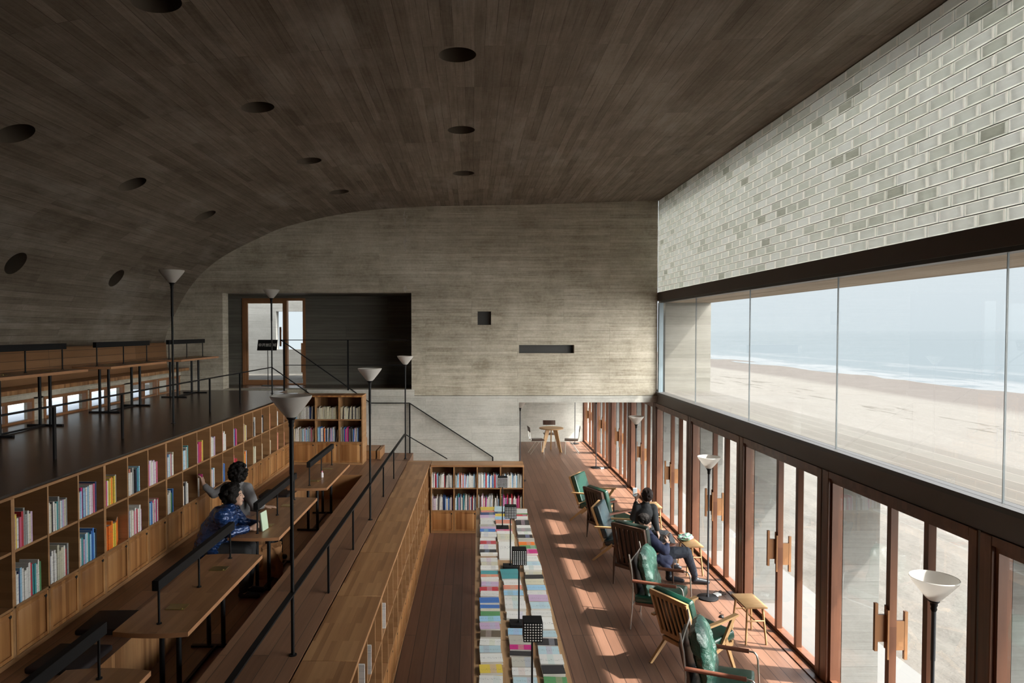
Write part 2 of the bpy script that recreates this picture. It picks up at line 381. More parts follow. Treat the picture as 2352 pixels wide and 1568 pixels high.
# books take the colour set on the object
def bookmat(name, marks):
    n = N(name); oi = n.n('ShaderNodeObjectInfo')
    c = n.n('ShaderNodeTexCoord').outputs['Object']; sp = n.n('ShaderNodeSeparateXYZ'); n.l(c, sp.inputs[0])
    col = oi.outputs['Color']; r = oi.outputs['Random']
    if marks == 'cover':
        # one printed panel and a few lines of small marks per cover
        x0 = n.math('SUBTRACT', n.math('MULTIPLY', r, .10), .07)
        a = n.math('MULTIPLY', n.math('GREATER_THAN', sp.outputs[0], x0), n.math('LESS_THAN', sp.outputs[0], n.math('ADD', x0, .055)))
        wnn = n.n('ShaderNodeTexWhiteNoise', noise_dimensions='1D'); n.l(r, wnn.inputs['W'])
        pan = n.mix(.35, col, n.mix(.6, wnn.outputs['Color'], (.4, .4, .45)))
        a = n.math('MULTIPLY', a, n.math('GREATER_THAN', n.math('FRACT', n.math('MULTIPLY', r, 7.7)), .45))
        col2 = n.mix(a, col, pan)
        v = n.comb(n.math('ADD', n.math('MULTIPLY', sp.outputs[0], 110), n.math('MULTIPLY', r, 90)), n.math('MULTIPLY', sp.outputs[1], 70), 0.0)
        s = n.noise(v, 1, 3, .7)
        ly = n.math('ABSOLUTE', n.math('SUBTRACT', sp.outputs[1], n.math('SUBTRACT', n.math('MULTIPLY', n.math('FRACT', n.math('MULTIPLY', r, 3.3)), .04), .02)))
        s = n.math('MULTIPLY', n.math('GREATER_THAN', s, .56), n.math('LESS_THAN', ly, .014))
        col2 = n.mix(n.math('MULTIPLY', s, .55), col2, (.06, .06, .08))
    else:
        v = n.comb(0.0, n.math('MULTIPLY', r, 50), n.math('MULTIPLY', sp.outputs[2], 60))
        s = n.math('GREATER_THAN', n.noise(v, 1, 2, .6), .60)
        col2 = n.mix(n.math('MULTIPLY', s, .45), col, (.12, .12, .16))
    return n.done(n.bsdf(col2, .4, 0, .5))
M['cover'] = bookmat('printed_book_cover', 'cover')
M['spine'] = bookmat('printed_book_spine', 'spine')
n = N('row_of_book_spines'); a = n.n('ShaderNodeAttribute'); a.attribute_name = 'tint'
c_ = n.n('ShaderNodeTexCoord').outputs['Object']
sp = n.n('ShaderNodeSeparateXYZ'); n.l(c_, sp.inputs[0])
s = n.math('GREATER_THAN', n.noise(n.comb(n.math('MULTIPLY', sp.outputs[0], 40), 0.0, n.math('MULTIPLY', sp.outputs[2], 45)), 1, 3, .6), .6)
M['bookrow'] = n.done(n.bsdf(n.mix(n.math('MULTIPLY', s, .28), a.outputs['Color'], (.1, .1, .13)), .45))
# ================================================================== the building shell
YN = -4.0                                   # rear end of the hall (behind the viewpoint)
WY = 12.9                                   # end wall
prof = [(3.85, 5.94), (3.51, 5.94), (2.2, 5.90), (.96, 5.857), (-.3, 5.84), (-1.357, 5.80), (-2.36, 5.70), (-3.455, 5.46), (-4.08, 5.20), (-4.63, 4.92),
        (-5.01, 4.64), (-5.30, 4.32), (-5.512, 3.98), (-5.70, 3.6), (-5.80, 3.3), (-5.84, 3.05), (-5.84, 2.68)]
def cr(P, n=6):
    out = []
    for i in range(len(P) - 1):
        a = P[max(i - 1, 0)]; b = P[i]; c = P[i + 1]; d = P[min(i + 2, len(P) - 1)]
        for k in range(n):
            t = k / n
            out.append(tuple(.5 * ((2 * b[j]) + (-a[j] + c[j]) * t + (2 * a[j] - 5 * b[j] + 4 * c[j] - d[j]) * t * t + (-a[j] + 3 * b[j] - 3 * c[j] + d[j]) * t ** 3) for j in (0, 1)))
    return out + [P[-1]]
cv = prof[:2] + cr(prof[1:], 6)[1:]
def vault():
    n = len(cv); outer = []
    for i, p in enumerate(cv):
        a = Vector(cv[max(i - 1, 0)]); b = Vector(cv[min(i + 1, n - 1)]); d = (b - a).normalized()
        nn = Vector((d.y, -d.x))
        if nn.y < 0 and nn.x > 0: nn = -nn
        if nn.y < -.2: nn = -nn
        outer.append((p[0] + nn.x * .45, p[1] + nn.y * .45))
    ss = [0]
    for i in range(1, n): ss.append(ss[-1] + (Vector(cv[i]) - Vector(cv[i - 1])).length)
    bm = bmesh.new(); uvl = bm.loops.layers.uv.new('UVMap')
    def ring(y): return [bm.verts.new((x, y, z)) for x, z in cv], [bm.verts.new((x, y, z)) for x, z in outer]
    i0, o0 = ring(YN - .3); i1, o1 = ring(WY + .05)
    def face(vs, uvs):
        f = bm.faces.new(vs)
        for l, u in zip(f.loops, uvs): l[uvl].uv = u
        return f
    y0, y1 = YN - .3, WY + .05
    for i in range(n - 1):
        f = face((i0[i], i0[i + 1], i1[i + 1], i1[i]), ((ss[i], y0), (ss[i + 1], y0), (ss[i + 1], y1), (ss[i], y1))); f.smooth = True
        face((o0[i + 1], o0[i], o1[i], o1[i + 1]), ((ss[i + 1], y0), (ss[i], y0), (ss[i], y1), (ss[i + 1], y1)))
        face((i0[i + 1], i0[i], o0[i], o0[i + 1]), ((0, 0),) * 4); face((i1[i], i1[i + 1], o1[i + 1], o1[i]), ((0, 0),) * 4)
    face((i0[0], i1[0], o1[0], o0[0]), ((0, y0), (0, y1), (.4, y1), (.4, y0)))
    face((i0[-1], o0[-1], o1[-1], i1[-1]), ((0, y0), (0, y0), (.4, y1), (.4, y1)))
    bmesh.ops.recalc_face_normals(bm, faces=bm.faces)
    me = bpy.data.meshes.new('ceiling'); bm.to_mesh(me); bm.free()
    o = bpy.data.objects.new('ceiling', me); C.objects.link(o); me.materials.append(M['concrete_vault'])
    # round shafts cut up into the concrete
    cut = MB()
    def hole(x, y, z, d=(0, 0, 1), r=.16):
        d = Vector(d).normalized(); p = Vector((x, y, z)); cut.tube(p - d * .3, p + d * .22, r, n=36)
    for x, ys in ((-.12, (1.4, 3.55, 5.88, 8.06, 10.26)), (-2.14, (2.4, 4.70, 6.90, 9.06, 11.08))):
        z = 5.83 if x > -1 else 5.74
        for y in ys: hole(x, y, z)
    for y in (3.8, 6.06, 8.14, 10.35): hole(-4.02, y, 5.24, (-.25, 0, 1))
    for y in (5.8, 8.0, 10.26): hole(-5.34, y, 4.29, (-1, 0, .45), .15)
    co = cut.build('shaft_cutter', M['concrete_vault'])
    md = o.modifiers.new('b', 'BOOLEAN'); md.object = co; md.operation = 'DIFFERENCE'; md.solver = 'EXACT'
    dg = bpy.context.evaluated_depsgraph_get(); m2 = bpy.data.meshes.new_from_object(o.evaluated_get(dg))
    o.modifiers.clear(); o.data = m2; bpy.data.objects.remove(co)
    m2.set_sharp_from_angle(angle=math.radians(30))
    struct(o)
vault()

def wall_grid(name, xs, zs, holes, y0, y1, mat, axis='Y'):
    """wall in the plane y with rectangular openings, one mesh of blocks"""
    xs = sorted(set(xs + [h[0] for h in holes] + [h[1] for h in holes])); zs = sorted(set(zs + [h[2] for h in holes] + [h[3] for h in holes]))
    mb = MB(); solid = {}
    for i in range(len(xs) - 1):
        for j in range(len(zs) - 1):
            cx = (xs[i] + xs[i + 1]) / 2; cz = (zs[j] + zs[j + 1]) / 2
            solid[i, j] = not any(h[0] < cx < h[1] and h[2] < cz < h[3] for h in holes)
    def P(a, b, c): return (a, b, c) if axis == 'Y' else (b, a, c)
    for (i, j), s in solid.items():
        if not s: continue
        a, b, c, d = xs[i], xs[i + 1], zs[j], zs[j + 1]
        q = [P(a, y0, c), P(b, y0, c), P(b, y0, d), P(a, y0, d), P(a, y1, c), P(b, y1, c), P(b, y1, d), P(a, y1, d)]
        fs = [(0, 1, 2, 3), (5, 4, 7, 6)]
        if not solid.get((i - 1, j), False): fs.append((4, 0, 3, 7))
        if not solid.get((i + 1, j), False): fs.append((1, 5, 6, 2))
        if not solid.get((i, j - 1), False): fs.append((4, 5, 1, 0))
        if not solid.get((i, j + 1), False): fs.append((3, 2, 6, 7))
        mb.add(q, fs)
    return struct(mb.build(name, mat))
DZ = 2.37; BZ = 1.18; PZ = .787
# end wall above the ledge, then the paler pour below it
wall_grid('wall_back', [-6.1, 3.51], [2.27, 6.2], [(-4.70, -1.135, 2.385, 4.21), (.897, 1.94, 3.068, 3.224), (.115, .37, 3.603, 3.858)], WY, WY + .3, M['concrete_wall'])
wall_grid('wall_back_lower', [-6.1, 3.51], [-.05, 2.262], [(.90, 3.51, -.05, 2.138)], WY - .012, WY + .3, M['concrete_lower'])
m = MB(); m.box(.897, 1.94, WY + .16, WY + .2, 3.068, 3.224); m.box(.115, .37, WY + .1, WY + .14, 3.603, 3.858)
struct(m.build('trim_1', M['metal_trim']))
# pale patches of broken laitance at one column of the end wall
m = MB(); rp_ = random.Random(8)
for zc, hh in ((5.62, .16), (5.10, .14), (4.28, .05)):
    for i in range(26):
        t = rp_.uniform(-1, 1); x = -1.25 + rp_.uniform(-.045, .045) * (1 - abs(t)); z = zc + t * hh; r_ = rp_.uniform(.008, .026)
        pts = [(x + r_ * rp_.uniform(.6, 1.2) * math.cos(a * PI / 3.5) * .6, z + r_ * rp_.uniform(.6, 1.4) * math.sin(a * PI / 3.5)) for a in range(7)]
        m.add([(a, WY - .004, b) for a, b in pts] + [(x, WY - .009, z)], [(q, (q + 1) % 7, 7) for q in range(7)])
struct(m.build('trim_12', flat('broken_plaster_patch', (.46, .43, .38), .9, nz=.4, scale=40)))
m = MB(); m.box(-3.1, -1.08, WY - .06, WY - .012, 2.262, 2.385); struct(m.build('trim_2', M['concrete_lower']))
# recess with the glazed door
m = MB()
m.box(-5.6, -1.13, WY + .3, 14.2, DZ - .2, DZ); struct(m.build('floor_recess', M['floor_top']))
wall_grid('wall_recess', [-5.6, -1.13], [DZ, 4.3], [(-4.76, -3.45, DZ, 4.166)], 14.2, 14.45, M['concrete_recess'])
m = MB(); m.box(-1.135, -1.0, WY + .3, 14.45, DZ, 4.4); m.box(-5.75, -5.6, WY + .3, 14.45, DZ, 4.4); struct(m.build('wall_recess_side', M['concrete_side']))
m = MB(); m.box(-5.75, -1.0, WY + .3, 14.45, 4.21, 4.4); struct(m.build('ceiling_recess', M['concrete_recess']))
# terrace outside that door
m = MB(); m.box(-7.5, 0, 14.45, 19.5, DZ - .3, DZ - .02); struct(m.build('ground_terrace', M['concrete_slab']))
wall_grid('wall_terrace', [-7.5, 0], [DZ - .02, 5.0], [(-5.15, -4.0, 3.0, 4.0)], 18.0, 18.25, M['concrete_pier'])
m = MB(); m.box(-7.5, 0, 14.45, 17.0, 4.6, 4.8); struct(m.build('sun_block_roof', M['concrete_wall']))  # unseen roof added to keep the sun off the terrace
# far room beyond the opening
m = MB(); m.box(.3, 3.9, WY + .3, 21.7, 2.15, 2.3); struct(m.build('ceiling_far_room', M['concrete_wall']))
m = MB(); m.box(.15, .3, WY + .3, 21.7, 0, 2.3); struct(m.build('wall_far_room_left', M['concrete_side']))
wall_grid('wall_far_room_end', [.15, 3.9], [0, 2.3], [], 21.36, 21.7, M['concrete_lower'])
# floors
m = MB(); m.box(-1.4, 3.68, YN, 21.7, -.15, 0); struct(m.build('floor', M['floor']))
# timber terraces (turned slightly against the glazing)
def wbox(mb, x0, x1, y0, y1, z0, z1, mat=0): mb.box(x0, x1, y0, y1, z0, z1, mat); return mb
def W(o): o.rotation_euler = (0, 0, -SL); return o
m = MB()
m.box(-1.86, -1.256, YN, 12.16, BZ - .35, BZ)                       # walk between the rail and the sunken tables
m.box(-1.86, -1.235, 12.12, 12.95, 0, BZ)                           # landing at the end wall
m.box(-3.68, -2.62, YN, 11.73, BZ - .35, BZ)                        # seat edge by the tall bookcase
m.box(-2.62, -1.86, 10.90, 11.73, BZ - .35, BZ)
m.box(-3.68, -1.86, 11.73, 12.95, BZ - .35, BZ - .003)
W(struct(m.build('floor_middle', M['floor_mid'])))
m = MB(); m.box(-2.7, -1.8, YN, 11.0, PZ - .1, PZ); W(struct(m.build('floor_pit', M['floor_mid'])))
m = MB(); m.box(-2.635, -2.6195, YN, 10.91, PZ, BZ - .002); m.box(-2.62, -1.86, 10.89, 10.9, PZ, BZ - .002); m.box(-1.861, -1.85, YN, 10.91, PZ, BZ - .002)
W(struct(m.build('trim_3', M['slab_wood'])))
m = MB(); m.box(-5.6, -3.67, YN, 12.28, DZ - .12, DZ); m.box(-3.67, -3.245, YN, 12.28, DZ - .018, DZ); m.box(-3.67, -3.245, 12.14, 12.28, BZ, DZ - .018); m.box(-5.6, -3.62, 12.28, 13.22, DZ - .12, DZ)
W(struct(m.build('floor_upper', M['floor_top'])))
m = MB(); m.box(-3.70, -3.67, YN, 12.28, BZ - .3, DZ - .12); m.box(-1.29, -1.262, YN, 12.1, 0, BZ - .35); W(struct(m.build('wall_riser', M['shelf_in'])))
# stair from the upper terrace to the walk, then on down to the deck
m = MB()
ns = 7
for i in range(ns):
    z = DZ - (i + 1) * (DZ - BZ) / 8
    m.box(-3.62 + i * .252, -3.62 + (i + 1) * .252, 12.24, 12.95, BZ - .1, z)
for i in range(7):
    z = BZ - (i + 1) * BZ / 8
    m.box(-1.235 + i * .235, -1.235 + (i + 1) * .235, 12.16, 12.95, -.02, z)
W(struct(m.build('floor_stair', M['slab_wood'])))
m = MB(); m.box(-1.83, -1.775, 12.24, 12.95, BZ, BZ + .15); W(struct(m.build('trim_4', M['slab_wood'])))
# bench under the curved wall
m = MB(); m.box(-5.98, -5.56, YN, WY, 2.66, 2.745)
ranges = [(1.9, 2.9), (2.9, 3.95), (4.15, 5.15), (5.15, 6.2), (6.4, 7.4), (7.55, 8.55), (8.75, 9.75), (9.80, 10.78), (11.0, 11.9), (11.94, 12.84)]
ys = sorted([YN] + [v for r in ranges for v in r] + [WY])
for a, b in zip(ys[:-1], ys[1:]):
    if not any(r[0] < (a + b) / 2 < r[1] for r in ranges): m.box(-5.62, -5.5, a, b, DZ - .1, 2.66)
m.box(-5.62, -5.5, YN, WY, 2.64, 2.745); struct(m.build('wall_left_base', M['concrete_side']))
bench = thing('long_bench', 'long built-in timber bench with tall backrest along the curved concrete wall', 'bench', (-5.6, 4.5, DZ))
m = MB(); m.bevbox(-.24, .27, -7.5, 8.38, .375, .43, .008); m.build('seat', M['slab_wood'], bench)
m = MB(); m.add([(-.14, -7.5, .43), (-.17, -7.5, .90), (-.23, -7.5, .90), (-.24, -7.5, .43), (-.14, 8.38, .43), (-.17, 8.38, .90), (-.23, 8.38, .90), (-.24, 8.38, .43)], [(0, 1, 2, 3)[::-1], (4, 5, 6, 7), (0, 1, 5, 4), (1, 2, 6, 5), (2, 3, 7, 6), (3, 0, 4, 7)])
m.build('backrest', boards('bench_back_planks', [(.15, .07, .03), (.22, .11, .05), (.28, .15, .075)], 'Z', 'Y', .105, 2.4, .005, (.03, .015, .008), .4, .5, .5), bench)
for i, (a, b) in enumerate(ranges):
    w = bpy.data.objects.new('window_%d' % (i + 20), None); C.objects.link(w); w.location = (-5.56, (a + b) / 2, DZ); struct(w)
    L2 = (b - a) / 2; m = MB()
    m.box(.01, .07, -L2, L2, .24, .28); m.box(.01, .07, -L2, L2, 0, .025); m.box(.01, .07, -L2, -L2 + .045, .025, .24); m.box(.01, .07, L2 - .045, L2, .025, .24); m.box(.02, .06, -.025, .025, .025, .24)
    m.build('window_frame', M['door_wood'], w)
    m = MB(); m.box(.035, .041, -L2 + .04, L2 - .04, .02, .245); m.build('glass_pane', M['glass'], w)

# ------------------------------------------------------------------ glazed right side
m = MB(); m.box(3.51, 3.95, YN, 21.4, 2.124, 2.30); struct(m.build('trim_5', M['beam']))
m = MB(); m.box(3.49, 3.64, YN, 12.9, 2.30, 2.34); struct(m.build('trim_6', M['metal_trim']))
m = MB(); m.box(3.51, 3.95, YN, 12.9, 4.05, 4.21); struct(m.build('trim_7', M['beam']))
m = MB(); m.box(3.53, 3.64, YN, 12.9, 4.016, 4.05); struct(m.build('trim_8', M['metal_trim']))
m = MB(); m.box(3.52, 3.60, 12.82, 12.9, 2.34, 4.016); struct(m.build('trim_9', M['steel_frame']))
def YK(k): return 12.95 - 2.1 * k
# glass block wall
bh, bl = (5.935 - 4.212) / 18, .262
vs, fs, mi, tone = [], [], [], []
rr = random.Random(5)
def blk(y0, y1, z0, z1, t):
    x = 3.51 + rr.uniform(-.002, .002)
    xo = 3.60
    b = len(vs); e = .007
    j = lambda: rr.uniform(-.0015, .0015)
    vs.extend([(x + .004, y0, z0), (x + .004, y1, z0), (x + .004, y1, z1), (x + .004, y0, z1),
               (x, y0 + e, z0 + e), (x, y1 - e, z0 + e), (x, y1 - e, z1 - e), (x, y0 + e, z1 - e),
               (x + .0, y0 + .022 + j(), z0 + e + .002), (x, y1 - .022 + j(), z0 + e + .002), (x, y1 - .022, z1 - e - .004), (x, y0 + .022, z1 - e - .004),
               (xo, y0, z0), (xo, y1, z0), (xo, y1, z1), (xo, y0, z1)])
    F_ = [((0, 1, 5, 4), 1), ((1, 2, 6, 5), 1), ((2, 3, 7, 6), 1), ((3, 0, 4, 7), 1), ((4, 5, 9, 8), 0), ((5, 6, 10, 9), 1), ((6, 7, 11, 10), 0), ((7, 4, 8, 11), 1), ((8, 9, 10, 11), 0),
          ((12, 15, 14, 13), 2), ((0, 12, 13, 1), 0), ((1, 13, 14, 2), 0), ((2, 14, 15, 3), 0), ((3, 15, 12, 0), 0)]
    for f, m_ in F_: fs.append([b + q for q in f]); mi.append(m_)
    tone.extend([t] * 16)
for r in range(18):
    z0 = 4.212 + r * bh; y = WY - .01 - (bl / 2 if r % 2 else 0)
    if r % 2: blk(WY - .01 - bl / 2 + .003, WY - .013, z0 + .003, z0 + bh - .003, .6)
    while y > 2.6:
        q = rr.random()
        t = .12 if q < .035 else (.38 if q < .14 else rr.uniform(.55, .92))
        blk(y - bl + .003, y - .003, z0 + .004, z0 + bh - .004, t)
        y -= bl
me = bpy.data.meshes.new('wall_right'); me.from_pydata(vs, [], fs); me.materials.append(M['block']); me.materials.append(M['block_rim']); me.materials.append(M['block_out'])
me.polygons.foreach_set('material_index', mi); a = me.attributes.new('tone', 'FLOAT', 'POINT'); a.data.foreach_set('value', tone); me.update()
o = bpy.data.objects.new('wall_right', me); C.objects.link(o); struct(o)
mm = MB()
for r in range(19):
    z = 4.212 + r * bh; mm.box(3.519, 3.60, 2.45, WY, z - .004, z + .004)
for r in range(18):
    z0 = 4.212 + r * bh; y = WY - .01 - (bl / 2 if r % 2 else 0)
    while y > 2.6: mm.box(3.519, 3.60, y - .003, y + .003, z0, z0 + bh); y -= bl
struct(mm.build('wall_right_joints', M['mortar']))
M['joint'] = flat('grey_silicone_joint', (.06, .07, .075), .5)
# upper panorama panes
for k in range(0, 5):
    y1, y0 = YK(k) - (.13 if k == 0 else 0), YK(k + 1)
    w = bpy.data.objects.new('window_%d' % (k + 1), None); C.objects.link(w); w.location = (3.56, y0, 2.34); struct(w)
    m = MB(); m.box(0, .012, .004, y1 - y0 - .004, 0, 1.68); m.build('glass_pane', M['glass'], w)
    m = MB(); m.box(-.001, .013, -.0022, .0022, 0, 1.68); m.build('glass_joint', M['joint'], w)
# folding timber doors below
def door_bay():
    d = bpy.data.objects.new('door_1', None); C.objects.link(d); struct(d)
    X0, X1 = -.05, .05
    m = MB()
    m.bevbox(-.06, .09, 0, .11, 0, 2.12, .006, seg=1); m.bevbox(-.06, .09, -1.97, -1.88, 0, 2.12, .006, seg=1)
    m.box(-.058, .088, -1.88, 0, 2.055, 2.12); m.box(-.06, .10, -1.97, .11, -.01, .018); m.box(-.13, -.04, -1.99, .12, 0, .012)
    m.build('door_frame', M['frame_wood'], d)
    for a, b, hd in ((-.93, 0, 1), (-1.40, -.93, 2), (-1.88, -1.40, 0)):
        m = MB(); s = .028
        m.box(-.03, .03, a, a + s, .02, 2.05); m.box(-.03, .03, b - s, b, .02, 2.05); m.box(-.03, .03, a + s, b - s, 2.01, 2.05); m.box(-.03, .03, a + s, b - s, .02, .06)
        lf = m.build('door_leaf', M['frame_wood'], d)
        m = MB(); m.box(-.004, .004, a + s - .003, b - s + .003, .055, 2.015); m.build('glass_pane', M['glass'], lf)
        if hd:
            m = MB()
            if hd == 1:
                m.box(-.042, -.03, a, a + .028, .80, 1.17); m.box(-.11, -.042, a + .002, a + .026, .86, 1.09); m.box(-.135, -.11, a, a + .028, .78, 1.19)
            else:
                m.box(-.044, -.03, b - .028, b, .72, 1.14); m.box(.03, .10, b - .026, b - .002, .80, 1.05); m.box(.10, .125, b - .028, b, .72, 1.13)
            m.build('handle', M['handle_wood'], lf)
    return d
d0 = door_bay()
for i, k in enumerate([0, 1, 2, 3, 4, -1, -2, -3, -4]):
    c = d0 if i == 0 else dup(d0)
    c.location = (3.555, YK(k), 0); c.name = 'door_%d' % (i + 1)
m = MB()
for k in range(-4, 8): m.box(3.50, 3.66, YK(k) - 1.995 - .0, YK(k) - 1.97, 0, 2.124)
struct(m.build('trim_10', M['beam']))
# concrete fins, canopy slab and outside wall end
m = MB()
for k in range(-4, 9): m.box(3.66, 4.02, YK(k) + .02, YK(k) + .17, -.15, 2.13)
struct(m.build('wall_fins', M['concrete_pier']))
m = MB(); m.box(3.66, 4.60, YN, 21.7, 2.13, 2.335); struct(m.build('canopy_slab', M['concrete_slab']))
m = MB(); m.box(3.66, 4.52, WY, WY + .35, 2.335, 4.02); struct(m.build('wall_outside_end', boards('weathered_end_wall', [(.10, .095, .082), (.135, .128, .113), (.17, .162, .145)], 'Z', 'X', .09, 1.7, .003, (.18, .16, .14), .8, .45, .7, .2, stain=.2)))
m = MB(); m.box(3.64, 4.52, YN, WY + .35, 4.02, 4.12); struct(m.build('ceiling_outside', M['concrete_soffit']))
# closing walls behind the viewpoint
m = MB(); m.box(3.5, 3.64, YN, 2.45, 0, 5.94); m.box(-6.2, 3.6, YN - .3, YN, -.1, 6.4); struct(m.build('wall_front', M['concrete_wall']))
# ------------------------------------------------------------------ outside ground, beach, sea
m = MB(); m.box(3.68, 4.62, YN - 3, 24, -.25, -.04); struct(m.build('ground_pavement', boards('pale_pavement', [(.085, .084, .082), (.094, .093, .091), (.10, .099, .097)], 'X', 'Y', .8, 3, .0, rough=.9, endgap=False)))
n = N('beach_sand'); tcn = n.n('ShaderNodeTexCoord').outputs['Object']; sp = n.n('ShaderNodeSeparateXYZ'); n.l(tcn, sp.inputs[0])
st = n.comb(n.math('MULTIPLY', sp.outputs[0], 1.0), n.math('MULTIPLY', sp.outputs[1], .22), 0.0)
wob = n.noise(st, .12, 3); a1 = n.noise(st, 1.1, 6, .62); a2 = n.noise(tcn, 5.0, 5, .6)
sx = n.math('ADD', sp.outputs[0], n.math('MULTIPLY', n.math('SUBTRACT', wob, .5), 9))
wet = n.ramp(n.math('DIVIDE', sx, 60), [(0, (0, 0, 0)), (.46, (0, 0, 0)), (.50, (1, 1, 1)), (1, (1, 1, 1))])
dry = n.mix(a1, (.058, .052, .045), (.082, .076, .068))
track = n.math('MULTIPLY', n.math('GREATER_THAN', a1, .66), n.math('GREATER_THAN', a2, .52))
dry = n.mix(n.math('MULTIPLY', track, .45), dry, (.03, .022, .016))
weed = n.math('MULTIPLY', n.math('MULTIPLY', n.math('GREATER_THAN', sx, 19.5), n.math('LESS_THAN', sx, 23.0)), n.math('GREATER_THAN', a1, .57))
dry = n.mix(n.math('MULTIPLY', weed, .6), dry, (.022, .018, .012))
col = n.mix(wet, dry, n.mix(a1, (.038, .031, .027), (.050, .043, .038)))
M['sand'] = n.done(n.bsdf(col, .85, 0, .2, bump=n.math('ADD', a2, n.noise(tcn, 2.2, 5, .6)), bstr=.35, bdist=.08))
def sand():
    xs = [4.62 + .11 * i for i in range(40)] + [9.0 + .5 * i for i in range(20)] + [19 + 2.5 * i for i in range(14)]
    ys_ = [-8 + .14 * i for i in range(170)] + [15.8 + .6 * i for i in range(30)] + [34 + 4.5 * i for i in range(50)]
    vs = []
    for y in ys_:
        for x in xs:
            zb = -.13 - max(0, x - 4.6) * .028
            near = max(0, 1 - (x - 4.6) / 14)
            q = noise.noise(Vector((x * 2.6, y * 2.0, 0))) * .050 + noise.noise(Vector((x * 5.5, y * 4.4, 3))) * .028
            far = noise.noise(Vector((x * .35, y * .12, 7))) * .10 * (1 - near)
            vs.append((x, y, zb + q * near + far))
    nx = len(xs); f = [(j * nx + i, j * nx + i + 1, (j + 1) * nx + i + 1, (j + 1) * nx + i) for j in range(len(ys_) - 1) for i in range(nx - 1)]
    me = bpy.data.meshes.new('ground_beach'); me.from_pydata(vs, [], f); me.materials.append(M['sand'])
    me.polygons.foreach_set('use_smooth', [True] * len(f)); o = bpy.data.objects.new('ground_beach', me); C.objects.link(o); struct(o)
sand()
n = N('hazy_sea'); tcn = n.n('ShaderNodeTexCoord').outputs['Object']; sp = n.n('ShaderNodeSeparateXYZ'); n.l(tcn, sp.inputs[0])
wv = n.noise(n.comb(n.math('MULTIPLY', sp.outputs[0], 1.0), n.math('MULTIPLY', sp.outputs[1], .3), 0.0), .8, 5, .6)
wob = n.noise(n.comb(sp.outputs[0], n.math('MULTIPLY', sp.outputs[1], .25), 0.0), .13, 5, .6)
sx = n.math('ADD', sp.outputs[0], n.math('MULTIPLY', n.math('SUBTRACT', wob, .5), 22))
foam = n.ramp(n.math('DIVIDE', sx, 100), [(0, (.5, .5, .5)), (.37, (.35, .35, .35)), (.40, (1, 1, 1)), (.46, (1, 1, 1)), (.475, (.15, .15, .15)), (.50, (.0, .0, .0)), (.55, (0, 0, 0)), (.565, (.6, .6, .6)), (.58, (0, 0, 0)), (1, (0, 0, 0))])
foam = n.math('MULTIPLY', n.math('MULTIPLY', foam, n.ramp(wv, [(.36, (0, 0, 0)), (.50, (1, 1, 1))])), .85)
col = n.mix(foam, n.mix(wv, (.026, .038, .043), (.036, .05, .056)), (.125, .125, .125))
M['sea'] = n.done(n.bsdf(col, .12, 0, .5, bump=wv, bstr=.15, bdist=.2))
m = MB(); m.add([(38.5, -200, -1.12), (3000, -200, -1.12), (3000, 5000, -1.12), (38.5, 5000, -1.12)], [(0, 1, 2, 3)])
tag(m.build('sea', M['sea']), 'hazy pale blue sea with a line of surf beyond the beach', 'sea', kind='stuff')
# ground on the landward side, seen through the low windows
m = MB(); m.box(-30, -5.7, -20, 40, 1.9, 2.25); struct(m.build('ground_landward', flat('pale_gravel', (.27, .29, .31), .9, nz=.15, scale=3)))
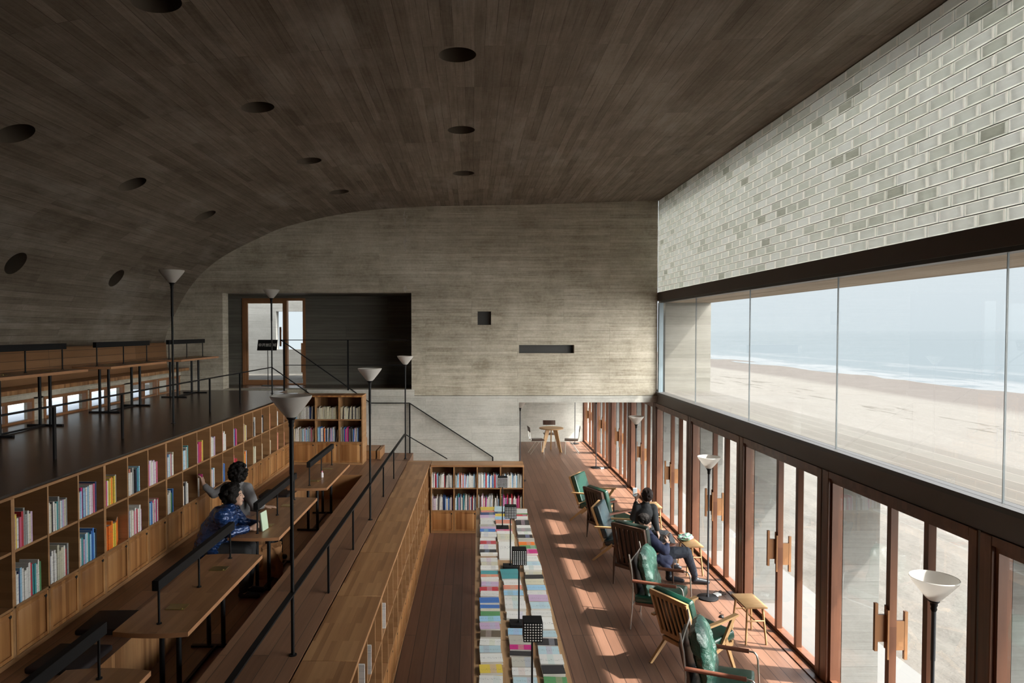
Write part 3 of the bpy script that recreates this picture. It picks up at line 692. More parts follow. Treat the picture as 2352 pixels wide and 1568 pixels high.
# ================================================================== fitted bookcases
DW = .388
def rotW(o, x, y, z, rz=0):
    """put something on the timber terraces: x, y measured along them"""
    o.location = (x + SL * y, y, z); o.rotation_euler = (0, 0, rz - SL); return o
def bookcase(nb, bw, label, group=None, top='shelf_wood', topover=0, ends=(1, 1), louvre=None, pairs=None, hz=BZ - .02, ttop=.03):
    """local: x along the front, front face at y=0, runs back to +y"""
    D = .40; L = nb * bw; r = thing('bookcase', label, 'bookcase', group=group); T = .018
    z3 = hz - ttop; z1 = .395; z2 = .785
    m = MB()
    for i in range(nb + 1):
        w = T if 0 < i < nb else T
        x = i * bw
        a, b = (x - w / 2, x + w / 2) if 0 < i < nb else ((0, w) if i == 0 else (L - w, L))
        m.box(a, b, 0, D, .02, z3)
    m.box(0, L, 0, D, z1 - T, z1 - .0); m.box(0, L, 0.004, D, z2 - T, z2); m.box(0, L, .02, D, 0, .035); m.box(0, L, 0, .02, .0, .035)
    m.build('carcass', M['shelf_edge'], r)
    m = MB(); m.bevbox(-.0, L, -topover, D, z3, hz, .003, seg=1); m.build('top_panel', M[top], r)
    m = MB(); m.box(T, L - T, D - .015, D, .035, z3); m.build('back_panel', M['shelf_in'], r)
    for i in range(nb):
        x0, x1 = i * bw + T / 2 + .003, (i + 1) * bw - T / 2 - .003
        m = MB(); a, b = .04, z1 - T - .004
        m.box(x0, x1, .011, .022, a, b)
        e = .042
        if louvre is not None and i == louvre:
            m.box(x0, x1, -.002, .01, a, a + .03); m.box(x0, x1, -.002, .01, b - .03, b); m.box(x0, x0 + .03, -.002, .01, a, b); m.box(x1 - .03, x1, -.002, .01, a, b)
            z = a + .04
            while z < b - .04: m.box(x0 + .03, x1 - .03, -.004, .006, z, z + .012); z += .024
            m.build('louvre_door', M['shelf_wood'], r); continue
        # raised centre board inside a mitred border
        q = [(x0 + e, -.0, a + e), (x1 - e, 0, a + e), (x1 - e, 0, b - e), (x0 + e, 0, b - e), (x0 + e - .016, .010, a + e - .016), (x1 - e + .016, .010, a + e - .016), (x1 - e + .016, .010, b - e + .016), (x0 + e - .016, .010, b - e + .016), (x0, .0, a), (x1, 0, a), (x1, 0, b), (x0, 0, b), (x0 + .026, .0, a + .026), (x1 - .026, 0, a + .026), (x1 - .026, 0, b - .026), (x0 + .026, 0, b - .026)]
        m.add(q, [(0, 1, 2, 3), (4, 5, 1, 0), (5, 6, 2, 1), (6, 7, 3, 2), (7, 4, 0, 3), (8, 9, 13, 12), (9, 10, 14, 13), (10, 11, 15, 14), (11, 8, 12, 15), (12, 13, 5, 4), (13, 14, 6, 5), (14, 15, 7, 6), (15, 12, 4, 7)])
        d = m.build('door', M['shelf_wood'], r)
        m = MB(); m.tube((x1 - .030, -.0015, b - .035), (x1 - .030, .006, b - .035), .0125, n=16); m.build('finger_hole', M['dark_hole'], d)  # dark plug, its colour stands for the shade inside the hole
    return r
def u_label(side, i, n):
    o = ['nearest', 'second nearest', 'third nearest', 'fourth nearest', 'fifth nearest', 'sixth nearest', 'farthest'][i]
    return o
# tall row along the seat edge: 3-bay units, front faces +x
k0 = bookcase(3, DW + .0003, '', group='bookcases along the upper terrace', top='shelf_edge', hz=DZ - BZ - .02, ttop=.022)
ends = [3.545 + 1.165 * i for i in range(7)]          # start y of each unit
tallcases = []
for i, y in enumerate(ends):
    if i == 6:
        c = bookcase(3, DW + .0003, '', group='bookcases along the upper terrace', top='shelf_edge', hz=DZ - BZ - .02, ttop=.022, louvre=2)
    else: c = k0 if i == 0 else dup(k0)
    # front faces +x : rotate so local -y -> +x, local x -> +y
    rotW(c, -3.235, y, BZ, PI / 2)
    c['label'] = ['three-bay bamboo bookcase cut by the left picture edge, nearest of the terrace row',
                  'three-bay bookcase of terrace row holding the thick stack beside white-filled cubbies, second nearest',
                  'three-bay bookcase with the bright orange books in its lower cubby',
                  'three-bay bookcase in terrace row left of the grey-coated woman, fourth nearest',
                  'three-bay bookcase the grey-coated woman reaches into',
                  'three-bay bookcase behind the two women, second from the far corner',
                  'farthest bookcase of the terrace row, ending in a louvred door'][i]
    tallcases.append(c)
# the same on the end of the seating well
c = bookcase(3, .407, 'free-ended three-bay bookcase facing the reading tables at the far end', hz=DZ - BZ + .01, ttop=.03)
rotW(c, -3.22, 11.74, BZ); upper_end = c
# low row down to the deck, front faces +x, its top is the broad counter
def counter_label(i):
    return ['low bookcase with broad counter top at the bottom picture edge, nearest of the row',
            'low counter-topped bookcase with a few white spines standing in it',
            'low counter-topped bookcase third from the bottom picture edge',
            'low counter-topped bookcase midway along the deck aisle',
            'low counter-topped bookcase third from the far corner of the aisle',
            'low counter-topped bookcase second from the far corner of the aisle',
            'low counter-topped bookcase filling the far corner by the end bookshelf'][i]
k1 = bookcase(3, .3913, '', group='low bookcases along the deck aisle', top='slab_wood', hz=BZ - .003)
for i in range(7):
    c = k1 if i == 0 else dup(k1)
    rotW(c, -.845, 3.63 + 1.174 * i - .065 + .0, 0, PI / 2); c['label'] = counter_label(i)
c = bookcase(4, .402, 'low four-bay bookcase packed with books at the far end of the book table', top='slab_wood', hz=BZ - .003)
rotW(c, -.845 + .02, 11.705, 0); low_end = c
# counter piece over the inner corner and behind the end case
m = MB(); m.box(-1.25, -.83, 11.76, 12.12, BZ - .05, BZ - .003); W(struct(m.build('trim_11', M['slab_wood'])))

# ================================================================== reading tables
def reading_table():
    r = thing('reading_table', '', 'reading table', group=None)
    # origin: centre of the near end at floor level of the pit, length to +y
    w, L, h, t = .26, 1.61, .648, .032
    pts = []
    for i in range(9):
        a = -1 + 2 * i / 8; pts.append((a * w, -.030 * (1 - a * a)))
    for i in range(9):
        a = 1 - 2 * i / 8; pts.append((a * w, L + .030 * (1 - a * a)))
    n = len(pts); m = MB()
    v = [(x, y, h - t) for x, y in pts] + [(x, y, h) for x, y in pts]
    m.add(v, [tuple(range(n))[::-1], tuple(range(n, 2 * n))], 0); m.add(v, [(i, (i + 1) % n, n + (i + 1) % n, n + i) for i in range(n)], 1)
    m.build('tabletop', [M['table_wood'], M['table_edge']], r)
    for y in (.30, 1.16):
        for x in (-.062, .062):
            m = MB(); m.tube((x, y, .02), (x, y, h - t), .019, n=12); m.build('leg', M['black'], r)
        m = MB(); m.box(-.21, .21, y - .018, y + .018, 0, .02); m.build('foot_bar', M['black'], r)
        m = MB(); m.box(-.12, .12, y - .02, y + .02, h - t - .016, h - t); m.build('bracket', M['black'], r)
    m = MB(); m.box(-.012, .012, .30, 1.16, .004, .022); m.build('stretcher', M['black'], r)
    for y in (.42, 1.24):
        m = MB(); m.bevbox(-.072, .072, y - .055, y + .055, h, h + .004, .002, seg=1); pl = m.build('socket_plate', M['brass'], r); pl['label'] = 'brass socket plate set in the tabletop'
        m = MB(); m.tube((.05, y - .035, h + .004), (.05, y - .035, h + .010), .006, n=10); m.build('stud', M['brass'], pl)
    for y in (.13, .82, 1.51):
        m = MB(); m.tube((0, y, h), (0, y, h + .25), .0085, n=10); m.tube((0, y, h), (0, y, h + .006), .018, n=14); m.build('lamp_post', M['black'], r)
    m = MB(); m.bevbox(-.025, .025, .08, 1.56, h + .25, h + .322, .003, seg=1); m.build('lamp_bar', M['black_matte'], r)
    return r
rt = reading_table()
TX = -2.249
spec = [(2.50, 'dark timber reading table at the bottom left corner, only its far end showing'),
        (4.64, 'long timber reading table with two brass plates, nearest one fully in view'),
        (6.78, 'timber reading table the woman in the blue jacket leans on'),
        (8.92, 'farthest sunken reading table, with a small bottle on it')]
for i, (y, lb) in enumerate(spec):
    c = rt if i == 0 else dup(rt)
    rotW(c, TX, y - .015, PZ); c['label'] = lb; c['group'] = 'sunken reading tables'
for i, (y, lb) in enumerate([(4.78, 'reading table beyond the left picture edge of the upper terrace'), (6.92, 'upper terrace reading table cut by the left picture edge'), (9.06, 'middle of the upper terrace reading tables, before the long bench'), (11.20, 'upper terrace reading table nearest the end wall')]):
    if i == 0: continue
    c = dup(rt); rotW(c, -5.13, y - .02, DZ); c['label'] = lb; c['group'] = 'reading tables on the upper terrace'

# ================================================================== railings and lamps
def post(mb, x, y, z0, z1, r=.0125): mb.box(x - r, x + r, y - r, y + r, z0, z1)
R1 = thing('railing', 'low black steel railing along the walk, over the counter-topped bookcases', 'railing'); rotW(R1, -1.325, 0, BZ)
m = MB(); m.box(-.02, .02, 2.2, 12.27, .445, .457)
m.bar((0, 12.27, .450), (.76, 12.29, .0), .04, .012); m.build('rail', M['black'], R1)
for y in (2.45, 3.62, 5.98, 7.17, 9.47, 10.63):
    m = MB(); m.box(-.008, .008, y - .016, y + .016, 0, .447); m.build('rail_post', M['black'], R1)
R2 = thing('railing', 'low black steel railing along the edge of the upper terrace', 'railing'); rotW(R2, -3.715, 0, DZ)
m = MB(); m.box(-.02, .02, 2.5, 12.25, .462, .474)
m.bar((0, 12.25, .468), (1.70, 12.26, -.72), .04, .012); m.build('rail', M['black'], R2)
for y in (3.62, 4.8, 5.96, 7.10, 9.42, 10.61):
    m = MB(); m.box(-.008, .008, y - .016, y + .016, 0, .464); m.build('rail_post', M['black'], R2)
R3 = thing('stair_handrail', 'tall black handrail guarding the recess and following the stairs down the end wall', 'handrail', (0, 12.84, 0))
m = MB(); z = DZ + .95
m.bar((-3.60, 0, z), (-1.135, 0, z), .03, .014); m.bar((-3.58, 0, z - .005), (-1.90, 0, 2.13), .03, .016); m.bar((-1.90, 0, 2.13), (-1.17, 0, 2.13), .03, .016); m.bar((-1.17, 0, 2.13), (.40, 0, 1.11), .03, .016)
m.bar((-3.53, 0, DZ + .475), (-1.135, 0, DZ + .475), .014, .014)
m.build('rail', M['black'], R3)
for x, z0, z1 in ((-3.53, DZ, z), (-2.325, DZ, z), (-1.165, BZ, 2.13), (.40, .34, 1.11)):
    m = MB(); m.box(x - .013, x + .013, -.013, .013, z0, z1); m.build('rail_post', M['black'], R3)

def floor_lamp(base=True, pole='black', pr=.0125):
    r = thing('floor_lamp', '', 'floor lamp')
    m = MB()
    if base:
        m.lathe([(0, .022), (.12, .022), (.133, .016), (.135, .008), (.13, 0), (0, 0)], 36)
        m.build('base', M['black'], r)
    else:
        m.lathe([(0, .006), (.028, .006), (.028, 0), (0, 0)], 20); m.build('base', M['black'], r)
    m = MB(); m.tube((0, 0, .004), (0, 0, 1.30), pr, n=12); m.tube((0, 0, 1.30), (0, 0, 1.64), pr * 1.25, n=12)
    if base: m.tube((0, 0, .02), (0, 0, .05), pr * 1.5, n=12)
    m.build('pole', M[pole], r)
    m = MB(); m.lathe([(.014, 1.63), (.02, 1.645), (.017, 1.66), (.022, 1.672), (.022, 1.685), (.035, 1.70), (.030, 1.715), (0, 1.715)], 20); m.build('socket', M['black'], r)
    m = MB()
    m.lathe([(.028, 1.702), (.05, 1.722), (.10, 1.785), (.137, 1.835), (.146, 1.853), (.143, 1.859), (.138, 1.857), (.130, 1.838), (.095, 1.79), (.045, 1.727), (.02, 1.712)], 40)
    m.build('lamp_shade', M['shade'], r)
    m = MB(); m.lathe([(.012, 1.715), (.014, 1.75), (.024, 1.775), (.026, 1.79), (.018, 1.81), (0, 1.815)], 16); m.build('bulb', M['white_plastic'], r)
    return r
tl = floor_lamp(False)
L_ = [(-1.326, 4.82, BZ, 'black lamp with white glass cone rising through the walk railing, largest in view'),
      (-1.325, 8.31, BZ, 'middle one of three cone lamps along the walk railing'),
      (-1.318, 12.27, BZ, 'cone lamp at the far end of the walk railing, before the end wall'),
      (-3.715, 8.29, DZ, 'cone lamp standing in the upper terrace railing, against the dark vault'),
      (-3.71, 12.25, DZ, 'cone lamp in front of the glazed recess door')]
for i, (x, y, z, lb) in enumerate(L_):
    c = tl if i == 0 else dup(tl)
    rotW(c, x, y, z); c['label'] = lb; c['group'] = 'railing lamps'
dl = floor_lamp(True, 'grey_pole', .0115)
for i, (x, y, lb) in enumerate([(3.08, 4.50, 'white glass cone floor lamp at the lower right, largest by the doors'),
        (3.09, 8.84, 'cone floor lamp with round black base beside the wooden side tables'),
        (3.15, 13.02, 'cone floor lamp behind the person in charcoal, by the doors'),
        (3.17, 17.3, 'floor lamp standing in the far room opening, shade hidden by the lintel'),
        (3.19, 21.0, 'thin floor lamp in the far corner behind the round table'),
        (1.13, 15.8, 'floor lamp at the left edge of the far room opening')]):
    c = dl if i == 0 else dup(dl)
    c.location = (x, y, 0); c['label'] = lb; c['group'] = 'floor lamps on the deck'

# ================================================================== display table with its black lamps
bt = thing('display_table', 'long low timber table covered with books lying in three rows', 'table'); rotW(bt, .355, 0, 0)
m = MB()
for a, b in ((3.0, 4.55), (4.556, 6.1), (6.106, 7.65), (7.656, 9.2), (9.206, 10.70)): m.box(-.392, .392, a, b, .665, .70)
m.build('tabletop', boards('display_table_boards', [(.24, .13, .06), (.33, .195, .10), (.42, .26, .14)], 'X', 'Y', .045, .8, .0, rough=.4, var=.5, grain=.5, endgap=False), bt)
for y in (3.2, 6.1, 9.0, 10.5):
    for x in (-.34, .34):
        m = MB(); m.box(x - .03, x + .03, y - .03, y + .03, 0, .665); m.build('leg', M['slab_wood'], bt)
m = MB()
for x in (-.36, .36): m.box(x - .012, x + .012, 3.1, 10.6, .58, .665)
for y in (3.1, 10.6): m.box(-.36, .36, y - .012, y + .012, .58, .665)
m.build('apron', M['slab_wood'], bt)
def desk_lamp():
    r = thing('desk_lamp', '', 'desk lamp')
    m = MB(); m.bevbox(-.088, .088, -.07, .07, 0, .028, .004, seg=1); m.build('base', M['black_matte'], r)
    m = MB(); m.tube((0, 0, .028), (0, 0, .605), .0075, n=10); m.tube((0, 0, .028), (0, 0, .05), .012, n=10); m.build('pole', M['black'], r)
    m = MB(); m.bevbox(-.068, .068, -.085, .040, .602, .742, .002, seg=1); h = m.build('head', M['black_matte'], r)
    m = MB()
    for i in range(7):
        for j in range(7):
            x = -.0565 + i * .01885; z = .615 + j * .01885
            m.tube((x, -.0862, z), (x, -.0845, z), .0055, n=8)  # pale discs painted for the light seen through the holes
    m.build('perforated_front', flat('painted_hole_light', (.85, .85, .83), .5), h)
    return r
k = desk_lamp()
for i, (x, y, lb) in enumerate([(.340, 9.59, 'black perforated-head desk lamp farthest along the book table'), (.378, 8.00, 'black desk lamp on the book table, second from the far end'),
        (.385, 6.42, 'black desk lamp on the book table, second nearest'), (.386, 4.84, 'black perforated-head desk lamp nearest the camera on the book table')]):
    c = k if i == 0 else dup(k)
    rotW(c, x, y, .70); c['label'] = lb; c['group'] = 'desk lamps on the book table'
# ================================================================== books
PAL = dict(w=(.72, .71, .69), c=(.60, .57, .44), g=(.30, .31, .31), b=(.05, .17, .50), l=(.32, .55, .75), r=(.50, .03, .05), k=(.62, .14, .25), m=(.52, .02, .20), t=(.06, .30, .33),
           n=(.02, .05, .16), o=(.85, .20, .02), y=(.70, .52, .08), d=(.025, .025, .03), p=(.55, .40, .58), e=(.10, .30, .12), s=(.70, .26, .18), f=(.13, .10, .07), a=(.45, .60, .66), x=(.45, .43, .38))
CN = dict(w='white', c='cream', g='grey', b='blue', l='light blue', r='red', k='pink', m='crimson', t='teal', n='navy', o='orange', y='yellow', d='black', p='lilac', e='green', s='salmon', f='brown', a='pale blue', x='grey-beige')
ORD = ['first', 'second', 'third', 'fourth', 'fifth', 'sixth', 'seventh', 'eighth', 'ninth', 'tenth', 'eleventh', 'twelfth', 'thirteenth', 'fourteenth', 'fifteenth', 'sixteenth', 'seventeenth', 'eighteenth', 'nineteenth', 'twentieth']
ORD += ['twenty-' + o for o in ORD[:9]] + ['thirtieth'] + ['thirty-' + o for o in ORD[:9]]
rb = random.Random(3)
def shelf_book_mesh():
    m = MB()                       # unit book: thickness x, depth y, height z
    m.box(-.5, .5, 0, 1, 0, 1, 0)
    m.box(-.40, .40, .03, .985, .996, 1.001, 1)
    return m.build('book', [M['spine'], M['paper']])
bk0 = shelf_book_mesh(); used = [False]
def put_book(parent_fn, x, y, z, th, dp, ht, col, label, group, lean=0, rz=0):
    if not used[0]: o = bk0; used[0] = True
    else: o = bk0.copy(); C.objects.link(o)
    px, py, ang = parent_fn(x, y)
    o.location = (px, py, z); o.rotation_euler = (0, lean, ang + rz); o.scale = (th, dp, ht)
    j = rb.uniform(.88, 1.1); o.color = tuple(min(1, v * j) for v in col) + (1,)
    tag(o, label, 'book', group); return o
upper = ["wlctrrw", "pywkrggwcp", "wcdwwtgwlpcg", "wlmlbwlwpwkn", "kmwyyoyyg", "wwswgddntl", "mpwwwpwk", "bwlckwc", "wlwgwt", "pmrrsy", "pwwwp", "mwww", "lnmk", "wcyw", "wdw", "dwd", "ps", "ww", "w", ""]
lower = ["wwwcc", "wwnlwwwwrttwwe", "bwwwwccccwrg", "wwtplwtlbbld", "oooooyyo", "bwcwckwrwwp", "tlbwkwmwr", "wwwweb", "wdwww", "ww", "pwklw", "lbn", "krrr", "yool", "cccc", "cc", "cc", "ss", "s"]
Y0 = 3.545 + 2 * DW
for row, (lst, zb) in enumerate(((upper, .785), (lower, .395))):
    for b, s in enumerate(lst):
        y = Y0 + b * DW + .014 + .0008 * b
        uni = (s.count(s[0]) == len(s) if s else 0)
        for i, ch in enumerate(s):
            th = rb.uniform(.015, .023) * (1 + min(b, 14) * .045); ht = rb.uniform(.205, .25) if not (row == 1 and b == 4) else .21
            dp = rb.uniform(.13, .16)
            if rb.random() < .12: ht += .03
            far = min(1, .9)
            rowname = 'upper' if row == 0 else 'lower'
            lb = '%s book, %s from left, %s row, terrace bookcases, %s bay from edge' % (CN[ch], ORD[i], rowname, ORD[b])
            # face of the case at x=-3.235, spines just behind it; local x->+y
            fn = lambda u, v: ((-3.235 - v) + SL * u, u, PI / 2 - SL)
            put_book(fn, y + th / 2, .004 + rb.uniform(0, .010), BZ + zb, th * .94, dp, ht, PAL[ch], lb, 'books standing in the terrace bookcases')
            y += th
        if row == 1 and b == 4:
            fn = lambda u, v: ((-3.235 - v) + SL * u, u, PI / 2 - SL)
            put_book(fn, y + .006, .02, BZ + zb, .008, .15, .215, PAL['o'], 'orange book leaning at the right end of the orange group, cover facing out', 'books standing in the terrace bookcases', lean=.0, rz=-1.15)
# a few upright books in the low cases
for i, (y, z, col, lb) in enumerate([(5.33, .785, 'w', 'white book alone in the upper row of the counter-topped bookcases, farther'), (5.02, .785, 'w', 'white book standing in the upper row of the counter-topped bookcases, nearer'),
        (4.70, .785, 's', 'salmon book standing in the upper row of the counter-topped bookcases'), (5.02, .395, 'w', 'white book standing in the lower row of the counter-topped bookcases, nearer'), (5.33, .395, 'a', 'pale book standing in the lower row of the counter-topped bookcases, farther'),
        (6.16, .785, 'w', 'slim white book standing farthest along the counter-topped bookcases')]):
    fn = lambda u, v: ((-.845 - v) + SL * u, u, PI / 2 - SL)
    put_book(fn, y, .002, z, .018, .15, .23, PAL[col], lb, 'books in the low bookcases')
# the many small spines at the far end: one mass
vs, fs, cols = [], [], []
def row_of(x0, x1, yf, zb, pal, hmax=.26, hmin=.2, gap=.05, pw=(.012, .022)):
    x = x0
    while x < x1 - gap:
        w = rb.uniform(*pw); h = rb.uniform(hmin, hmax); y = yf + rb.uniform(.012, .028); b = len(vs); ln = rb.choice([0, 0, 0, .012, -.0])
        for q in ((0, 0, 0), (w * .93, 0, 0), (w * .93, .15, 0), (0, .15, 0), (ln, 0, h), (w * .93 + ln, 0, h), (w * .93 + ln, .15, h), (ln, .15, h)): vs.append((x + q[0], y + q[1], zb + q[2]))
        for f in ((0, 1, 2, 3), (4, 5, 6, 7)[::1], (0, 1, 5, 4), (1, 2, 6, 5), (2, 3, 7, 6), (3, 0, 4, 7)): fs.append([b + i for i in f])
        c = PAL[rb.choice(pal)]; j = rb.uniform(.95, 1.2)
        cols.extend([tuple(min(.9, v * j) for v in c) + (1,)] * 8)
        x += w
for i, (pu, pl) in enumerate([('wwcxwnlwxg', 'wwpwlkwwcwx'), ('cccxcccxc', 'bwdlwwpowwrmnlw'), ('cccxcdccx', 'wwxwpgdmbkbpgd')]):
    row_of(-3.22 + i * .407 + .02, -3.22 + (i + 1) * .407 - .012, 11.74, BZ + .785, pu, .22, .19, .03)
    row_of(-3.22 + i * .407 + .02, -3.22 + (i + 1) * .407 - .012, 11.74, BZ + .395, pl, .25, .2, .04)
for i, (pu, pl) in enumerate([('wwwcdgkrwlwgxw', 'wwlwndwwpdwgwxb'), ('wwalwlwspwcwnw', 'wwlwnwpwwtwxwr'), ('wwlrwwlbwywwlw', 'wwnwlwpmwfsw'), ('wwpwwlwwcwxww', 'wrmwpwwwksfcw')]):
    row_of(-.825 + i * .402 + .02, -.825 + (i + 1) * .402 - .012, 11.705, .785, pu, .24, .2, .02)
    row_of(-.825 + i * .402 + .02, -.825 + (i + 1) * .402 - .012, 11.705, .395, pl, .26, .19, .02)
me = bpy.data.meshes.new('book'); me.from_pydata(vs, [], fs); me.materials.append(M['bookrow'])
a = me.color_attributes.new('tint', 'FLOAT_COLOR', 'POINT')
for i, c in enumerate(cols): a.data[i].color = c
o = bpy.data.objects.new('book', me); C.objects.link(o); W(o)
tag(o, 'rows of small book spines packed in the two far end bookcases', 'books', 'books in the two end bookcases', 'stuff')

# ---- books lying on the display table (rows from far to near: picture rows of each cover)
def flat_book():
    m = MB(); m.box(-.1, .1, -.07, .07, .0, .002, 0); m.box(-.1, .1, -.07, .07, .018, .02, 0); m.box(-.1, .1, .068, .07, .002, .018, 0)
    r = m.build('book', [M['cover']])
    m = MB(); m.box(-.098, .098, -.068, .068, .002, .018); m.build('pages', M['paper'], r)
    return r
fb = flat_book(); fu = [False]
left = [(1163, 1170, 'y'), (1171, 1177, 's'), (1178, 1183, 'n'), (1184, 1190, 'p'), (1191, 1202, 'w'), (1203, 1210, 'x'), (1211, 1215, 'p'), (1216, 1222, 'b'), (1223, 1234, 'w'), (1235, 1241, 'w'), (1242, 1249, 'r'), (1250, 1260, 'w'), (1261, 1268, 'd'),
        (1269, 1273, 'w'), (1280, 1289, 'w'), (1290, 1298, 'c'), (1299, 1308, 'w'), (1309, 1317, 't'), (1318, 1326, 's'), (1327, 1332, 'w'), (1334, 1344, 'p'), (1346, 1357, 'r'), (1359, 1371, 'w'), (1374, 1386, 'b'), (1387, 1397, 'b'), (1398, 1402, 'c'), (1403, 1413, 'e'),
        (1415, 1427, 'l'), (1430, 1445, 'p'), (1448, 1463, 'f'), (1465, 1480, 'w'), (1483, 1499, 'a'), (1501, 1521, 'w'), (1526, 1546, 'y'), (1549, 1570, 'w')]
mid = [(1162, 1173, 'a'), (1174, 1179, 'n'), (1180, 1185, 'y'), (1186, 1194, 'l'), (1195, 1203, 's'), (1214, 1219, 'k'), (1221, 1227, 'w'), (1228, 1240, 'c'), (1243, 1282, 'w'), (1307, 1329, 't'), (1331, 1343, 'w'), (1344, 1353, 's'), (1355, 1366, 'l'), (1368, 1380, 'w'),
       (1382, 1400, 'w'), (1403, 1420, 'w'), (1441, 1456, 'l'), (1459, 1479, 'x'), (1481, 1492, 'm'), (1494, 1505, 'd'), (1507, 1530, 'x'), (1532, 1550, 'w'), (1553, 1573, 'a')]
right = [(1168, 1177, 'w'), (1178, 1182, 'e'), (1183, 1186, 'r'), (1187, 1192, 'w'), (1193, 1204, 'd'), (1205, 1211, 'w'), (1212, 1219, 'g'), (1220, 1226, 'w'), (1227, 1234, 'd'), (1235, 1241, 'x'), (1243, 1253, 'o'), (1254, 1261, 'e'), (1262, 1271, 'm'), (1274, 1287, 'w'),
         (1288, 1298, 'a'), (1300, 1310, 'w'), (1311, 1319, 'c'), (1320, 1329, 'd'), (1330, 1342, 'c'), (1344, 1355, 'l'), (1356, 1364, 'w'), (1366, 1381, 'p'), (1383, 1398, 'a'), (1400, 1414, 'w'), (1416, 1444, 'w'), (1447, 1462, 'a'), (1464, 1480, 'd'), (1482, 1502, 'a'), (1505, 1528, 'w'),
         (1530, 1550, 'd'), (1553, 1573, 'e')]
# row centre lines and widths on the tabletop, in picture columns at two heights
def lerp(a, b, t): return a + (b - a) * t
used_t = []
for name, lst, cA, cB, wA, wB in (('left', left, 1120, 1129, 33, 55), ('middle', mid, 1151, 1208, 34, 56), ('right', right, 1193, 1277, 31, 56)):
    n_ = len(lst)
    for i, (ya, yb, ch) in enumerate(lst):
        zt = .70 + .02
        t = ((ya + yb) / 2 - 1165) / (1565 - 1165)
        cx = lerp(cA, cB, t) + rb.uniform(-1.5, 1.5); w_ = lerp(wA, wB, t)
        x, y1 = at(cx, ya, zt); x2, y0 = at(cx, yb + .6, zt)
        th = rb.choice([.016, .02, .026, .034])
        wid = w_ * (y1 + y0) / 2 / F; dep = max(.05, y1 - y0 - .008)
        if not fu[0]: o = fb; fu[0] = True
        else: o = dup(fb)
        o.location = ((x + x2) / 2, (y0 + y1) / 2, .70); o.rotation_euler = (0, 0, rb.uniform(-.06, .06) - SL)
        o.scale = (wid / .2 * rb.uniform(.93, 1.04), dep / .14, th / .02)
        j = rb.uniform(.92, 1.1); o.color = tuple(min(1, v * j) for v in PAL[ch]) + (1,)
        tag(o, '%s book, %s row of the display table, %s from the far end' % (CN[ch], name, ORD[i]), 'book', 'books lying on the display table')
# ================================================================== lounge chairs (local: +x is the front)
def cushion(mb, cx, cz, ln, th, w, ang, mat=0):
    """padded slab: ln along its own axis, tilted by ang about y"""
    Mx = Matrix.Translation((cx, 0, cz)) @ Matrix.Rotation(-ang, 4, 'Y')
    mb.bevbox(-ln / 2, ln / 2, -w / 2, w / 2, -th / 2, th / 2, min(th * .32, .03), mat, Mx, 3)
def oak_chair(mat='green_leather'):
    r = thing('lounge_chair', '', 'armchair')
    m = MB(); cushion(m, .03, .315, .52, .095, .50, .14); m.build('seat_cushion', M[mat], r)
    m = MB(); cushion(m, -.285, .585, .50, .085, .50, PI / 2 + .33); m.build('back_cushion', M[mat], r)
    d = Vector((-.34, 0, .94)).normalized(); p0 = Vector((-.245, 0, .30))
    for s in (-1, 1):
        m = MB(); q = p0 + d * .53
        m.bar((p0.x, s * .235, p0.z), (q.x, s * .235, q.z), .028, .034, (1, 0, 0)); m.build('back_post', M['oak'], r)
    for k_, h_ in ((.51, .05), (.03, .045)):
        m = MB(); q = p0 + d * k_; m.bar((q.x, -.25, q.z), (q.x, .25, q.z), .03, h_); m.build('back_rail', M['oak'], r)
    for i in range(7):
        y = -.18 + i * .06; m = MB(); a = p0 + d * .05; b = p0 + d * .49
        m.bar((a.x - .005, y, a.z), (b.x - .005, y, b.z), .024, .012, (1, 0, 0)); m.build('back_slat', M['oak'], r)
    m = MB(); m.box(-.24, .27, -.24, -.215, .235, .275); m.box(-.24, .27, .215, .24, .235, .275); m.box(.25, .275, -.24, .24, .25, .29); m.box(-.25, -.225, -.24, .24, .235, .275); m.build('seat_frame', M['oak'], r)
    for s in (-1, 1):
        y = s * .265
        m = MB(); m.bar((-.37, y, .515), (.02, y, .535), .045, .022); m.bar((.015, y, .535), (.29, y, .565), .045, .022, w2=.05); m.build('armrest', M['oak'], r)
        m = MB(); m.bar((.24, y, .552), (.05, y, .26), .026, .042, (1, 0, 0)); m.bar((.05, y, .27), (-.05, y, .235), .026, .04, (0, 0, 1)); m.build('arm_strut', M['oak'], r)
        m = MB(); m.bar((.11, y, .36), (.26, y, 0), .026, .045, (1, 0, 0), h2=.028); m.build('front_leg', M['oak'], r)
        m = MB(); m.bar((-.10, y, .27), (-.40, y, 0), .026, .045, (1, 0, 0), h2=.028); m.build('rear_leg', M['oak'], r)
    return r
